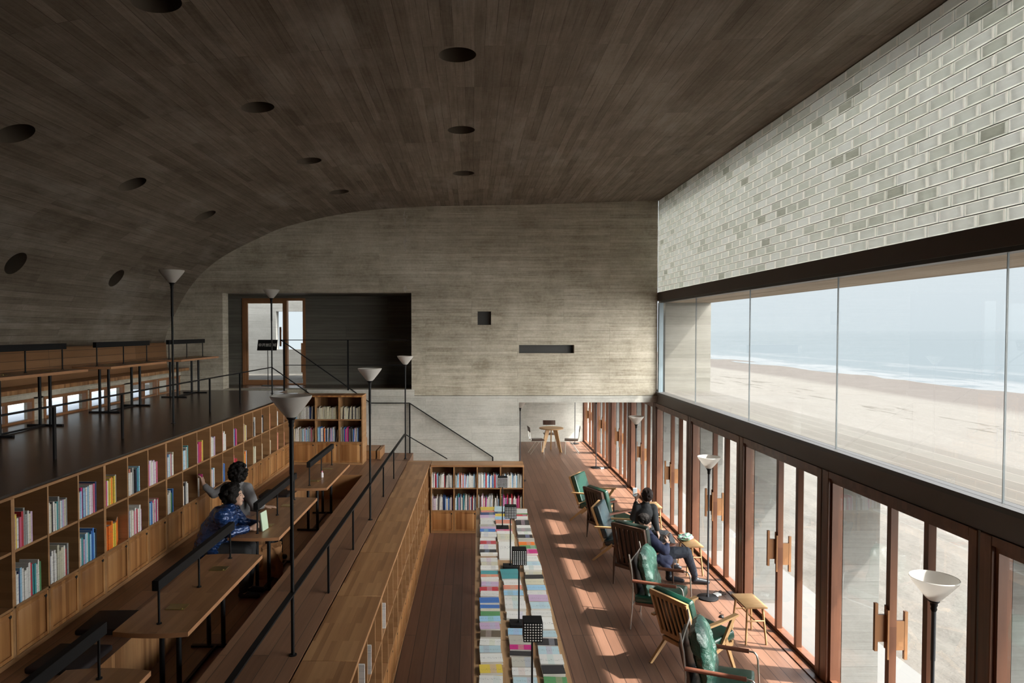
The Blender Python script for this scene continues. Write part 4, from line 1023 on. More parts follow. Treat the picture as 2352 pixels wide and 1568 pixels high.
def walnut_chair(mat='green_leather'):
    r = thing('lounge_chair', '', 'armchair')
    m = MB(); cushion(m, .02, .335, .52, .09, .50, .10); m.build('seat_cushion', M[mat], r)
    m = MB(); cushion(m, -.27, .635, .54, .085, .50, PI / 2 + .26); m.build('back_cushion', M[mat], r)
    d = Vector((-.26, 0, .966)).normalized(); p0 = Vector((-.265, 0, .27))
    for s in (-1, 1):
        m = MB(); q = p0 + d * .63
        m.bar((p0.x, s * .24, p0.z), (q.x, s * .24, q.z), .034, .04, (1, 0, 0)); m.build('back_post', M['walnut'], r)
        m = MB(); y = s * .285
        m.bar((-.34, y, .52), (.28, y, .545), .046, .024, w2=.055); m.build('armrest', M['arm_wood'], r)
        m = MB(); m.tube((-.30, y, .51), (-.31, y, .28), .019, .022, 12); m.tube((-.31, y, .28), (-.33, y, 0), .022, .010, 12); m.build('rear_leg', M['walnut'], r)
        m = MB(); m.tube((.23, y, .53), (.24, y, .28), .019, .021, 12); m.tube((.24, y, .28), (.27, y, 0), .021, .010, 12); m.build('front_leg', M['walnut'], r)
    for k_, h_ in ((.61, .05), (.02, .045)):
        m = MB(); q = p0 + d * k_; m.bar((q.x, -.25, q.z), (q.x, .25, q.z), .032, h_); m.build('back_rail', M['walnut'], r)
    for i in range(6):
        y = -.175 + i * .07; m = MB(); a = p0 + d * .04; b = p0 + d * .60
        m.bar((a.x, y, a.z), (b.x, y, b.z), .040, .012, (1, 0, 0)); m.build('back_slat', M['walnut'], r)
    m = MB(); m.box(-.32, .26, -.29, -.255, .25, .29); m.box(-.32, .26, .255, .29, .25, .29); m.box(.235, .265, -.28, .28, .25, .29); m.box(-.325, -.295, -.28, .28, .25, .29); m.build('seat_frame', M['walnut'], r)
    return r
def pillow_mesh(mb, seed, w=.50, h=.56, th=.17):
    bm = bmesh.new(); bmesh.ops.create_cube(bm, size=1)
    bmesh.ops.subdivide_edges(bm, edges=bm.edges[:], cuts=26, use_grid_fill=True)
    Mx = Matrix.Translation((-.15, 0, .64)) @ Matrix.Rotation(-.24, 4, 'Y')
    for v in bm.verts:
        x, y, z = v.co.x * 2, v.co.y * 2, v.co.z * 2
        k = (1 - abs(y) ** 3.2) * (1 - abs(z) ** 3.2); k = max(k, 0) ** .45
        n1 = noise.noise(Vector((x * .4 + seed, y * 1.6, z * 1.6))); n2 = noise.noise(Vector((x * .5 + seed * 3, y * 3.6 + n1 * 3, z * 3.2)))
        n3 = abs(noise.noise(Vector((seed, y * 5 + z * 2.2, z * 4 - y * 2)))) 
        xx = x * th / 2 * (k * .92 + .08) + n2 * .014 + n1 * .022 - n3 * .012
        yy = y * w / 2 * (1 - .10 * z * (z > 0) + .05 * n1 - .05 * (1 - abs(z))); zz = z * h / 2 * (1 - .10 * y * y) + .02 * n1
        v.co = Mx @ Vector((xx, yy, zz))
    bm.verts.index_update()
    mb.add([v.co.copy() for v in bm.verts], [[v.index for v in f.verts] for f in bm.faces], 0, True); bm.free()
def metal_chair(seed=1.0):
    r = thing('lounge_chair', '', 'armchair')
    m = MB(); m.bevbox(-.25, .28, -.255, .255, .325, .42, .028, seg=3, M=Matrix.Rotation(-.05, 4, 'Y')); m.build('seat_cushion', M['green_leather'], r)
    m = MB(); m.box(-.26, .25, -.24, .24, .285, .325); m.build('seat_base', M['arm_wood'], r)
    m = MB(); pillow_mesh(m, seed); m.build('back_cushion', M['crumpled'], r)
    m = MB(); Mx = Matrix.Translation((-.295, 0, .57)) @ Matrix.Rotation(-.22, 4, 'Y'); m.bevbox(-.015, .015, -.22, .22, -.24, .2, .01, 0, Mx); m.build('back_board', M['walnut'], r)
    for s in (-1, 1):
        y = s * .275
        m = MB(); m.path([(-.31, y, 0), (-.29, y, .25), (-.28, y, .5), (-.30, y, .72), (-.33, y, .88)], .0085); m.build('rear_leg', M['steel'], r)
        m = MB(); m.path([(.20, y, .585), (.25, y, .583), (.275, y, .56), (.285, y, .52), (.30, y, .25), (.315, y, 0)], .0085); m.build('front_leg', M['steel'], r)
        m = MB(); m.tube((-.285, y, .575), (.21, y, .585), .019, n=14); m.build('armrest', M['arm_wood'], r)
    m = MB(); m.tube((-.29, -.275, .29), (-.29, .275, .29), .0085); m.tube((.295, -.275, .29), (.295, .275, .29), .0085); m.tube((-.31, -.275, .80), (-.31, .275, .80), .0085); m.build('cross_bar', M['steel'], r)
    return r
def place(o, x, y, deg, label, group=None):
    o.location = (x, y - .0271 * H, 0); o.rotation_euler = (0, 0, math.radians(deg)); o['label'] = label
    if group: o['group'] = group
    return o
GR = 'lounge chairs facing the sea'
place(oak_chair(), 2.36, 7.16, 30, 'pale oak slatted lounge chair with bottle green leather, nearest oak one', GR)
place(oak_chair('sky_tinted_leather'), 2.32, 10.50, -23, 'oak-framed lounge chair with sky-tinted dark green cushion, where the person in charcoal sits', GR)
place(oak_chair('green_leather'), 2.30, 12.62, -32, 'farthest lounge chair, oak frame and green leather, near the end wall', GR)
place(walnut_chair('dark_leather'), 2.40, 9.47, 44, 'dark walnut slatted lounge chair holding the person in navy', GR)
place(walnut_chair('green_leather'), 2.38, 11.47, 26, 'empty dark walnut slatted lounge chair with green cushion', GR)
place(metal_chair(1.3), 2.26, 8.12, -26, 'steel-tube lounge chair with crumpled green cushion behind the person in navy', GR)
place(metal_chair(5.7), 2.22, 6.06, -24, 'steel-tube lounge chair with crumpled green cushion at the bottom right', GR)
# side tables
def side_table():
    r = thing('side_table', '', 'side table')
    m = MB(); m.bevbox(-.125, .125, -.20, .20, .405, .428, .006, seg=2); m.build('tabletop', M['oak'], r)
    for sx in (-1, 1):
        for sy in (-1, 1):
            m = MB(); m.tube((sx * .085, sy * .155, .407), (sx * .115, sy * .195, 0), .0135, .0105, 12); m.build('leg', M['oak'], r)
    m = MB(); m.tube((-.095, -.178, .26), (.095, -.178, .26), .009); m.tube((-.095, .178, .26), (.095, .178, .26), .009); m.tube((0, -.178, .26), (0, .178, .26), .009); m.build('stretcher', M['oak'], r)
    return r
s0 = side_table()
place(s0, 3.165, 7.80, 1, 'small pale wooden side table, nearest, right of the oak chair', 'side tables by the doors')
place(dup(s0), 3.175, 9.93, 2, 'small wooden side table with a crumpled plastic bag on it', 'side tables by the doors')
place(dup(s0), 3.19, 12.07, 0, 'small wooden side table behind the person in charcoal', 'side tables by the doors')
# crumpled plastic bag
n = N('thin_coloured_plastic'); c_ = n.n('ShaderNodeTexCoord').outputs['Object']; f = n.noise(c_, 16, 3)
M['bag'] = n.done(n.bsdf(n.ramp(f, [(.3, (.75, .85, .80)), (.45, (.20, .62, .42)), (.56, (.75, .85, .82)), (.68, (.62, .35, .62))]), .3, bump=n.noise(c_, 30, 5, .7), bstr=.9, bdist=.02))
bm = bmesh.new(); bmesh.ops.create_icosphere(bm, subdivisions=5, radius=1)
for v in bm.verts:
    p = v.co.copy(); q = noise.noise(p * 2.2) * .35 + abs(noise.noise(p * 3.5)) * .14
    v.co = Vector((p.x * .115 * (1 + q), p.y * .085 * (1 + q), max(-.0, (p.z * .5 + .5)) * .085 * (1 + q * .8)))
m = MB(); bm.verts.index_update(); m.add([v.co.copy() for v in bm.verts], [[v.index for v in f.verts] for f in bm.faces], 0, True); bm.free()
tag(m.build('plastic_bag', M['bag'], loc=(3.14, 9.93, .428), rz=.5), 'crumpled green and white plastic bag on the middle side table', 'bag')
# power strip and leads beside the lamps
def strip(x, y, lb):
    r = thing('power_strip', lb, 'power strip', (x, y, 0), .5, 'power strips by the floor lamps')
    m = MB(); m.bevbox(-.05, .05, -.035, .035, 0, .03, .006); m.build('body', M['white_plastic'], r)
    m = MB(); random.seed(int(x * 100 + y))
    for k in range(3):
        pts = [(.0 + .03 * k, .02, .02)]
        for j in range(9): pts.append((.05 + .07 * math.cos(j * 1.1 + k) + .01 * j, .05 + .06 * math.sin(j * 1.3 + k * 2) - .02 * k, .008 + .004 * (j % 2)))
        m.path(pts, .0035, 6)
    m.build('cord', M['black'], r)
strip(3.24, 8.92, 'white power strip with tangled black leads beside the nearer round lamp base')
strip(3.30, 17.2, 'power strip with leads by the lamp base in the far room')
m = MB(); m.lathe([(0, .03), (.018, .026), (.03, .012), (.03, 0), (0, 0)], 20); m.path([(.0, .0, .01), (.05, .06, .006), (.02, .12, .006), (.06, .16, .006)], .003, 6)
tag(m.build('cable_plug', M['black'], loc=(3.05, 8.24, 0)), 'small black plug on its cord on the deck near the nearest side table', 'plug')
# ================================================================== far room furniture
rt_ = thing('round_table', 'round plywood table with flared legs in the far room', 'table', (2.31, 19.68, 0), .5)
m = MB(); m.lathe([(0, .66), (.34, .66), (.352, .668), (.352, .68), (.345, .686), (0, .686)], 48); m.build('tabletop', M['oak'], rt_)
for k in range(3):
    a = k * 2 * PI / 3 + 1.0
    m = MB(); Mz = Matrix.Rotation(a, 4, 'Z')
    m.add([(x, y, z) for y in (-.016, .016) for x, z in ((.05, .66), (.19, .66), (.34, 0), (.27, 0))], [(0, 1, 2, 3)[::-1], (4, 5, 6, 7), (0, 1, 5, 4), (1, 2, 6, 5), (2, 3, 7, 6), (3, 0, 4, 7)], 0, M=Mz)
    m.build('leg', M['oak'], rt_)
def school_chair():
    r = thing('side_chair', '', 'chair')
    m = MB(); m.bevbox(-.19, .19, -.19, .19, .385, .402, .006); m.build('seat', M['walnut'], r)
    m = MB(); Mx = Matrix.Translation((-.235, 0, .70)) @ Matrix.Rotation(-.15, 4, 'Y'); m.bevbox(-.008, .008, -.19, .19, -.07, .07, .005, M=Mx); m.build('backrest', M['walnut'], r)
    m = MB()
    for y in (-.13, .13):
        m.path([(-.24, y, .72), (-.215, y, .5), (-.19, y, .40), (-.15, y, .375), (.16, y, .375)], .0075)
    for y in (-.165, .165):
        m.path([(.17, y, 0), (.165, y, .37)], .0075); m.path([(.05, y, .375), (-.22, y, 0)], .0075)
    m.build('frame', M['steel'], r); return r
sc = school_chair()
sc.location = (1.86, 19.35, 0); sc.rotation_euler = (0, 0, .1); sc['label'] = 'dark-seated steel chair left of the round table in the far room'; sc['group'] = 'chairs in the far room'
c = dup(sc, (2.84, 19.35, 0), PI - .15, 'dark-seated steel chair right of the round table in the far room')
c = dup(sc, (2.36, 20.45, 0), -PI / 2, 'steel chair behind the round table, only its dark backrest clear')
# ================================================================== recess door, sign
d = bpy.data.objects.new('door_20', None); C.objects.link(d); d.location = (-4.105, 14.2, DZ); struct(d)
m = MB(); m.box(-.655, -.60, -.02, .10, 0, 1.796); m.box(.60, .655, -.02, .10, 0, 1.796); m.box(-.60, .60, -.02, .10, 1.745, 1.796); m.box(-.60, .60, -.02, .10, 0, .03); m.box(.235, .275, -.02, .10, .03, 1.745)
m.build('door_frame', M['door_wood'], d)
m = MB(); m.box(-.60, -.55, 0, .05, .03, 1.745); m.box(.18, .235, 0, .05, .03, 1.745); m.box(-.55, .18, 0, .05, 1.69, 1.745); m.box(-.55, .18, 0, .05, .03, .10); lf = m.build('door_leaf', M['door_wood'], d)
m = MB(); m.box(-.55, .18, .02, .03, .10, 1.69); m.build('glass_pane', M['glass'], lf)
m = MB(); m.box(.125, .16, -.05, -.028, .80, 1.20); m.box(.13, .155, -.03, .0, .85, .89); m.box(.13, .155, -.03, .0, 1.10, 1.14); m.build('handle', M['handle_wood'], lf)
m = MB(); m.box(.275, .60, .02, .03, .03, 1.745); m.build('glass_pane', M['glass'], d)
# timber post and cupboard seen through the side light
k = thing('timber_cabinet', 'orange timber cabinet outside, seen through the narrow pane of the recess door', 'cabinet', (-3.85, 16.4, DZ - .02))
m = MB(); m.bevbox(-.2, .35, -.2, .2, .15, .85, .01); m.build('body', M['handle_wood'], k)
for x in (-.17, .30):
    m = MB(); m.box(x, x + .04, -.18, .18, 0, .15); m.build('leg', M['handle_wood'], k)
sg = thing('sign_stand', 'black notice board with white characters on a thin stand before the recess door', 'sign', (-4.16, 13.92, DZ))
m = MB(); Mx = Matrix.Translation((0, -.01, .83)) @ Matrix.Rotation(-.35, 4, 'X'); m.bevbox(-.20, .20, -.006, .006, -.115, .115, .004, M=Mx, seg=1); bd = m.build('board', M['black_matte'], sg)
m = MB(); m.tube((0, .01, .012), (0, .01, .80), .0075); m.build('pole', M['black'], sg)
m = MB(); m.bevbox(-.11, .11, -.08, .08, 0, .012, .003, seg=1); m.build('base', M['black'], sg)
tx = bpy.data.curves.new('lettering', 'FONT'); tx.body = '\u975e\u5f00\u653e\u533a\u57df'; tx.size = .074; tx.align_x = 'CENTER'; tx.align_y = 'CENTER'; tx.extrude = .0005
to = bpy.data.objects.new('lettering', tx); C.objects.link(to)
dg = bpy.context.evaluated_depsgraph_get(); tm = bpy.data.meshes.new_from_object(to.evaluated_get(dg)); bpy.data.objects.remove(to)
tm.materials.clear(); tm.materials.append(M['white_plastic'])
to = bpy.data.objects.new('lettering', tm); C.objects.link(to); to.parent = bd
to.matrix_local = Matrix.Translation((0, -.0182, .829)) @ Matrix.Rotation(-.35, 4, 'X') @ Matrix.Rotation(PI / 2, 4, 'X')
# ================================================================== odds and ends on the seating well
def floor_cushion(x, y, rz, lb):
    m = MB(); m.bevbox(-.20, .20, -.19, .19, 0, .045, .02, seg=3)
    o = m.build('seat_cushion', M['dark_cushion']); rotW(o, x, y, BZ, rz); tag(o, lb, 'cushion', 'floor cushions on the seat edge')
floor_cushion(-2.88, 5.32, .05, 'dark flat floor cushion left of the nearest full reading table')
floor_cushion(-2.86, 4.72, -.05, 'dark flat floor cushion by the gap between the two nearest reading tables')
floor_cushion(-2.84, 8.55, .0, 'dark flat floor cushion beyond the grey-coated woman')
floor_cushion(-2.84, 9.55, .0, 'dark flat floor cushion beside the farthest reading table')
bt_ = thing('small_bottle', 'small clear pink-capped bottle standing on the farthest reading table', 'bottle'); rotW(bt_, -2.20, 9.55, PZ + .648)
m = MB(); m.lathe([(0, 0), (.018, 0), (.02, .004), (.02, .055), (.010, .07), (.009, .078), (0, .078)], 20); m.build('body', flat('milky_plastic', (.72, .66, .68), .25), bt_)
m = MB(); m.lathe([(.011, .074), (.011, .09), (0, .09)], 16); m.build('cap', flat('pink_cap', (.6, .2, .3), .4), bt_)
# crumpled brown paper bag in the well beneath the third table
bm = bmesh.new(); bmesh.ops.create_cube(bm, size=1); bmesh.ops.subdivide_edges(bm, edges=bm.edges[:], cuts=9, use_grid_fill=True)
for v in bm.verts:
    p = v.co.copy(); q = noise.noise(p * 5 + Vector((3, 1, 0))) * .035
    v.co = Vector((p.x * .26 * (1 - .12 * (p.z + .5)) + q, p.y * .16 + q, (p.z + .5) * .34 + q * .5 * (p.z > 0)))
m = MB(); bm.verts.index_update(); m.add([v.co.copy() for v in bm.verts], [[v.index for v in f.verts] for f in bm.faces], 0, True); bm.free()
o = m.build('paper_bag', flat('brown_kraft_paper', (.42, .21, .09), .7, nz=.2)); rotW(o, -2.30, 7.45, PZ + .003, .3); tag(o, "brown paper bag under the table by the blue-jacketed woman's legs", 'bag')
# ================================================================== people
def ball(mb, c, r, rot=None, sub=3):
    bm = bmesh.new(); bmesh.ops.create_icosphere(bm, subdivisions=sub, radius=1)
    R = rot or Matrix.Identity(3)
    if not hasattr(r, '__len__'): r = (r, r, r)
    for v in bm.verts: v.co = Vector(c) + R @ Vector((v.co.x * r[0], v.co.y * r[1], v.co.z * r[2]))
    bm.verts.index_update(); mb.add([v.co.copy() for v in bm.verts], [[v.index for v in f.verts] for f in bm.faces], 0, True); bm.free()
def limb(mb, pts):
    """chain of (point, radius) joined into tapering rounded segments"""
    for (p, r) in pts: ball(mb, p, r, sub=2 if r < .015 else 3)
    for (p, r), (q, s) in zip(pts[:-1], pts[1:]): mb.tube(p, q, r, s, 16)
def fuse(mb, name, mat, parent, voxel=.006, smooth=4, rough=0, seed=0, rs=9):
    """grow all the volumes together into one continuous skin"""
    o = mb.build(name, mat)
    md = o.modifiers.new('r', 'REMESH'); md.mode = 'VOXEL'; md.voxel_size = voxel; md.use_smooth_shade = True
    ms = o.modifiers.new('s', 'SMOOTH'); ms.iterations = smooth; ms.factor = .5
    dg = bpy.context.evaluated_depsgraph_get(); me = bpy.data.meshes.new_from_object(o.evaluated_get(dg))
    o.modifiers.clear(); o.data = me
    if rough:
        nv = len(me.vertices); co = [0.0] * (3 * nv); nr = [0.0] * (3 * nv)
        me.vertices.foreach_get('co', co); me.vertex_normals.foreach_get('vector', nr)
        for i in range(0, 3 * nv, 3):
            c = Vector(co[i:i + 3]); k = rough * (noise.noise(c * rs + Vector((seed, 0, 0))) + .5 * noise.noise(c * rs * 2.3))
            for q in (0, 1, 2): co[i + q] += nr[i + q] * k
        me.vertices.foreach_set('co', co)
    me.polygons.foreach_set('use_smooth', [True] * len(me.polygons)); me.update()
    o.parent = parent; return o
def frame(d, n):
    d = Vector(d).normalized(); n = Vector(n); n = (n - d * n.dot(d)).normalized(); return d, n, d.cross(n)
def hand(mb, w, d, n, curl=.5, side=1, s=.9, spread=.1):
    """w wrist, d towards fingertips, n the way the palm faces, side +1/-1 puts the thumb on +-(d x n)"""
    w = Vector(w); d, n, t = frame(d, n); t = t * side
    for k in (-1, -.33, .33, 1):
        limb(mb, [(w + d * .01 * s + t * k * .014 * s, .0125 * s), (w + d * .075 * s + t * k * .026 * s, .0105 * s)])
    L = (.052, .064, .070, .064)                     # little, ring, middle, index
    for i, l in enumerate(L):
        k = -1 + 2 * i / 3
        p = w + d * .078 * s + t * k * .0265 * s; dd = (d + t * k * spread).normalized(); a = curl * .55; pts = [(p, .0085 * s)]
        for seg, ln in enumerate((.45, .32, .25)):
            ca, sa = math.cos(a), math.sin(a); v = dd * ca + n * sa; p = p + v * (l * 1.15 * ln * s); pts.append((p, (.0078, .0072, .0062)[seg] * s)); a += curl * (.95 if seg == 0 else .7)
        limb(mb, pts)
    p = w + d * .022 * s + t * .022 * s
    v1 = (d * .65 + t * .75 + n * .25 * (curl + .3)).normalized(); v2 = (d * .9 + t * .25 + n * .55 * curl).normalized()
    limb(mb, [(p, .0125 * s), (p + v1 * .032 * s, .0105 * s), (p + v1 * .032 * s + v2 * .028 * s, .0085 * s), (p + v1 * .032 * s + v2 * .050 * s, .0068 * s)])
def head(mb, c, f, up=(0, 0, 1), s=.91):
    """skull, jaw, nose, ears and lips; f the way the face looks"""
    c = Vector(c); u = Vector(up).normalized(); f = Vector(f); f = (f - u * f.dot(u)).normalized(); l = u.cross(f)
    R = Matrix((f, l, u)).transposed()
    P = lambda a, b, e: c + f * (a * s) + l * (b * s) + u * (e * s)
    ball(mb, P(-.012, 0, .03), (.094 * s, .074 * s, .088 * s), R); ball(mb, P(.03, 0, -.02), (.062 * s, .060 * s, .082 * s), R)
    ball(mb, P(.055, 0, -.085), (.030 * s, .034 * s, .026 * s), R); ball(mb, P(.072, 0, .035), (.02 * s, .045 * s, .02 * s), R)
    limb(mb, [(P(.088, 0, .018), .009 * s), (P(.104, 0, -.018), .012 * s)])
    for b in (-1, 1):
        ball(mb, P(.098, b * .011, -.022), .0085 * s, R); ball(mb, P(.066, b * .034, -.018), (.022 * s, .020 * s, .024 * s), R)
        ball(mb, P(-.002, b * .075, -.003), (.017 * s, .008 * s, .030 * s), R)
    ball(mb, P(.088, 0, -.050), (.011 * s, .022 * s, .006 * s), R); ball(mb, P(.086, 0, -.060), (.011 * s, .019 * s, .006 * s), R)
    return P, R
def face_parts(body, P, R, s=.91):
    m = MB()
    for b in (-1, 1): ball(m, P(.0815, b * .031, .008), (.0055 * s, .010 * s, .0035 * s), R, 2)
    m.build('eyes', M['hair'], body)
    m = MB()
    for b in (-1, 1): m.path([P(.088, b * .016, .026), P(.088, b * .032, .031), P(.078, b * .048, .026)], .0028, 6)
    m.build('eyebrows', M['hair'], body)
    m = MB(); ball(m, P(.0925, 0, -.051), (.008 * s, .020 * s, .004 * s), R, 2); ball(m, P(.091, 0, -.059), (.008 * s, .017 * s, .0045 * s), R, 2)
    m.build('lips', flat('lips', (.42, .16, .14), .5), body)
def person(label, org):
    r = thing('person', label, 'person', org)
    O = Vector(org)
    return r, (lambda x, y, z: Vector((x, y, z)) - O)
def curly(mb, P, R, s, seed, amt=.018, lo=-.9, n=90, face_clear=.55, rad=(.108, .098, .106), c0=(-.022, 0, .035)):
    rg = random.Random(seed)
    ball(mb, P(*c0), tuple(v * s * .93 for v in rad), R)
    for i in range(n):
        z = rg.uniform(lo, 1); a = rg.uniform(0, 2 * PI); q = math.sqrt(max(0, 1 - z * z)); x, y = q * math.cos(a), q * math.sin(a)
        if x > face_clear - .25 * (z > .55) - 0 and z < .62: continue
        ball(mb, P(c0[0] + x * rad[0], c0[1] + y * rad[1], c0[2] + z * rad[2]), rg.uniform(.7, 1.25) * amt * s, sub=2)

# ---- woman in the glossy blue quilted jacket, leaning on the third table
dy = -.05
def wl(x, y, z): return (x + SL * y, y + dy, z)
r, T = person('person with curly dark hair in a shiny blue quilted jacket, leaning on the reading table', wl(-2.72, 6.95, BZ))
w = lambda x, y, z: T(*wl(x, y, z))
b = MB()
hc = w(-2.47, 6.90, 1.825)
P, R = head(b, hc, (1, .06, .03), (-.12, 0, 1))
limb(b, [(w(-2.515, 6.92, 1.76), .047), (w(-2.54, 6.94, 1.69), .055)])
limb(b, [(w(-2.70, 6.96, 1.32), .11), (w(-2.66, 6.96, 1.45), .10), (w(-2.585, 6.95, 1.58), .095)])
for s_, ys, el, wr in ((-1, 6.80, w(-2.47, 6.80, 1.475), w(-2.335, 6.98, 1.475)), (1, 7.09, w(-2.45, 7.12, 1.48), w(-2.31, 7.14, 1.48))):
    limb(b, [(w(-2.56, ys, 1.65), .045), (el + Vector((0, 0, .012)), .024), (wr, .021)])
hand(b, w(-2.335, 6.98, 1.475), (1, .35, .35), (-.1, 1, .2), .9, -1)
hand(b, w(-2.31, 7.14, 1.48), (1, -.30, .35), (.1, -1, .3), .9, 1)
for ys in (6.88, 7.04):
    limb(b, [(w(-2.70, ys, 1.29), .07), (w(-2.36, ys + .01, 1.27), .045), (w(-2.38, ys + .02, .90), .032), (w(-2.37, ys + .02, .84), .03)])
body = fuse(b, 'body', M['skin'], r, .006, 3); face_parts(body, P, R)
h = MB(); curly(h, P, R, .91, 4, .024, -.75, 170, .50, (.112, .104, .108)); fuse(h, 'hair', M['hair'], body, .005, 5, .004, 3, 75)
j = MB()
limb(j, [(w(-2.725, 6.96, 1.30), .165), (w(-2.69, 6.96, 1.44), .155), (w(-2.60, 6.95, 1.58), .145), (w(-2.55, 6.94, 1.66), .095)])
limb(j, [(w(-2.57, 6.83, 1.645), .080), (w(-2.57, 7.06, 1.645), .080)])
limb(j, [(w(-2.54, 6.92, 1.69), .068), (w(-2.515, 6.915, 1.735), .066)])
limb(j, [(w(-2.82, 6.97, 1.26), .09), (w(-2.66, 6.90, 1.27), .12)])
limb(j, [(w(-2.56, 6.80, 1.64), .078), (w(-2.50, 6.78, 1.56), .064), (w(-2.475, 6.80, 1.489), .052), (w(-2.36, 6.95, 1.479), .038)])
limb(j, [(w(-2.56, 7.09, 1.64), .078), (w(-2.45, 7.12, 1.50), .052), (w(-2.335, 7.14, 1.485), .038)])
o = fuse(j, 'jacket', M['puffer'], r, .007, 3, .010, 2, 13); o['label'] = 'shiny blue quilted jacket'
tr = MB()
for ys in (6.88, 7.04): limb(tr, [(w(-2.70, ys, 1.28), .095), (w(-2.36, ys + .01, 1.27), .066), (w(-2.38, ys + .02, .88), .046)])
fuse(tr, 'trousers', M['trousers'], r, .007, 3)
sh = MB()
for ys in (6.88, 7.04): limb(sh, [(w(-2.40, ys + .02, .825), .036), (w(-2.24, ys + .02, .815), .028)])
fuse(sh, 'shoes', M['shoe'], r, .006, 3)
# the booklet held upright in her hands
m = MB(); m.box(-.006, .006, -.065, .065, 0, .19, 0); m.box(-.0045, .0045, -.062, .066, .004, .188, 1)
o = m.build('book', [flat('pale_green_booklet', (.52, .66, .50), .6), M['paper']]); o.location = Vector(wl(-2.208, 7.065, 1.438)); o.rotation_euler = (0, -.12, -.16)
tag(o, 'pale green booklet held upright by the woman in blue', 'book')

# ---- person in the grey coat reaching to the shelf
r, T = person('person in a grey coat seen from behind, one arm stretched to the bookcase', wl(-2.80, 7.92, BZ))
w = lambda x, y, z: T(*wl(x, y, z))
b = MB(); hc = w(-2.745, 7.80, 1.865)
P, R = head(b, hc, (-.25, 1, -.1), (.05, 0, 1))
limb(b, [(w(-2.765, 7.83, 1.80), .045), (w(-2.78, 7.86, 1.72), .055)])
limb(b, [(w(-2.80, 7.93, 1.33), .11), (w(-2.79, 7.90, 1.50), .10), (w(-2.785, 7.87, 1.62), .095)])
limb(b, [(w(-2.67, 7.86, 1.69), .048), (w(-2.555, 7.80, 1.49), .035), (w(-2.47, 7.86, 1.475), .023)])
hand(b, w(-2.47, 7.86, 1.472), (1, .25, -.06), (0, 0, -1), .12, -1)
limb(b, [(w(-2.90, 7.87, 1.70), .048), (w(-3.02, 7.80, 1.63), .034), (w(-3.135, 7.79, 1.75), .023)])
hand(b, w(-3.135, 7.79, 1.75), (-.25, 0, 1), (-1, .1, 0), .6, -1)
for ys in (7.86, 8.02): limb(b, [(w(-2.78, ys, 1.30), .085), (w(-2.42, ys + .06, 1.27), .055), (w(-2.43, ys + .07, .86), .034)])
body = fuse(b, 'body', M['skin'], r, .006, 3); face_parts(body, P, R)
h = MB(); curly(h, P, R, .91, 9, .022, -.95, 190, .45, (.112, .106, .116), (-.02, 0, .022)); fuse(h, 'hair', M['hair'], body, .005, 6, .004, 5, 75)
j = MB()
limb(j, [(w(-2.81, 7.94, 1.30), .15), (w(-2.80, 7.91, 1.48), .14), (w(-2.785, 7.87, 1.63), .135), (w(-2.78, 7.86, 1.70), .085)])
limb(j, [(w(-2.68, 7.86, 1.685), .070), (w(-2.89, 7.87, 1.69), .070)]); limb(j, [(w(-2.78, 7.85, 1.73), .066), (w(-2.768, 7.835, 1.762), .068)])
limb(j, [(w(-2.67, 7.86, 1.685), .072), (w(-2.60, 7.82, 1.57), .062), (w(-2.555, 7.80, 1.50), .054), (w(-2.49, 7.85, 1.485), .036)])
limb(j, [(w(-2.90, 7.87, 1.69), .068), (w(-3.02, 7.80, 1.63), .050), (w(-3.11, 7.79, 1.715), .038)])
fuse(j, 'coat', M['grey_coat'], r, .007, 3, .006, 4, 14)
tr = MB()
for ys in (7.86, 8.02): limb(tr, [(w(-2.78, ys, 1.28), .092), (w(-2.42, ys + .06, 1.27), .064), (w(-2.43, ys + .07, .88), .044)])
fuse(tr, 'trousers', M['trousers'], r, .007, 3)
sh = MB()
for ys in (7.86, 8.02): limb(sh, [(w(-2.45, ys + .07, .825), .036), (w(-2.30, ys + .08, .815), .028)])
fuse(sh, 'shoes', M['shoe'], r, .006, 3)
m = MB(); m.bevbox(-.022, .022, -.012, .012, -.018, .018, .004)
o = m.build('small_box', flat('magenta_card', (.55, .04, .22), .5)); o.location = Vector(wl(-3.168, 7.79, 1.845)); tag(o, 'tiny magenta box in the raised hand of the grey-coated person', 'box')

# ---- person in charcoal on the oak chair, holding up a phone
dy = -.075
def wd_(x, y, z): return (x, y + dy, z)
r, T = person('person in a charcoal sweater seen from behind, holding up a phone', wd_(2.60, 10.25, 0))
w = lambda x, y, z: T(*wd_(x, y, z))
b = MB(); hc = w(2.60, 10.12, 1.055)
P, R = head(b, hc, (.1, 1, -.05), (0, .0, 1), .86)
limb(b, [(w(2.595, 10.13, .985), .042), (w(2.58, 10.15, .91), .05)])
limb(b, [(w(2.60, 10.28, .46), .125), (w(2.585, 10.22, .62), .11), (w(2.575, 10.17, .78), .10)])
limb(b, [(w(2.46, 10.16, .87), .046), (w(2.42, 10.22, .70), .036), (w(2.485, 10.30, .945), .023)])
hand(b, w(2.485, 10.27, .965), (-.25, .1, 1), (0, -.6, .2), .8, 1, .85)
limb(b, [(w(2.70, 10.15, .86), .046), (w(2.70, 10.06, .66), .036), (w(2.72, 10.0, .56), .023)])
hand(b, w(2.72, 10.0, .555), (.3, -.2, -.8), (-.2, .2, -.6), .5, 1, .85)
for k in (-1, 1): limb(b, [(w(2.62, 10.25 + .07 * k, .44), .085), (w(2.89, 10.06 + .07 * k, .45), .055), (w(2.97, 10.05 + .06 * k, .10), .033)])
body = fuse(b, 'body', M['skin'], r, .006, 3); face_parts(body, P, R, .86)
h = MB(); curly(h, P, R, .86, 12, .014, -.95, 520, .42, (.100, .088, .112), (-.014, 0, .020)); fuse(h, 'hair', M['hair_brown'], body, .005, 14)
j = MB()
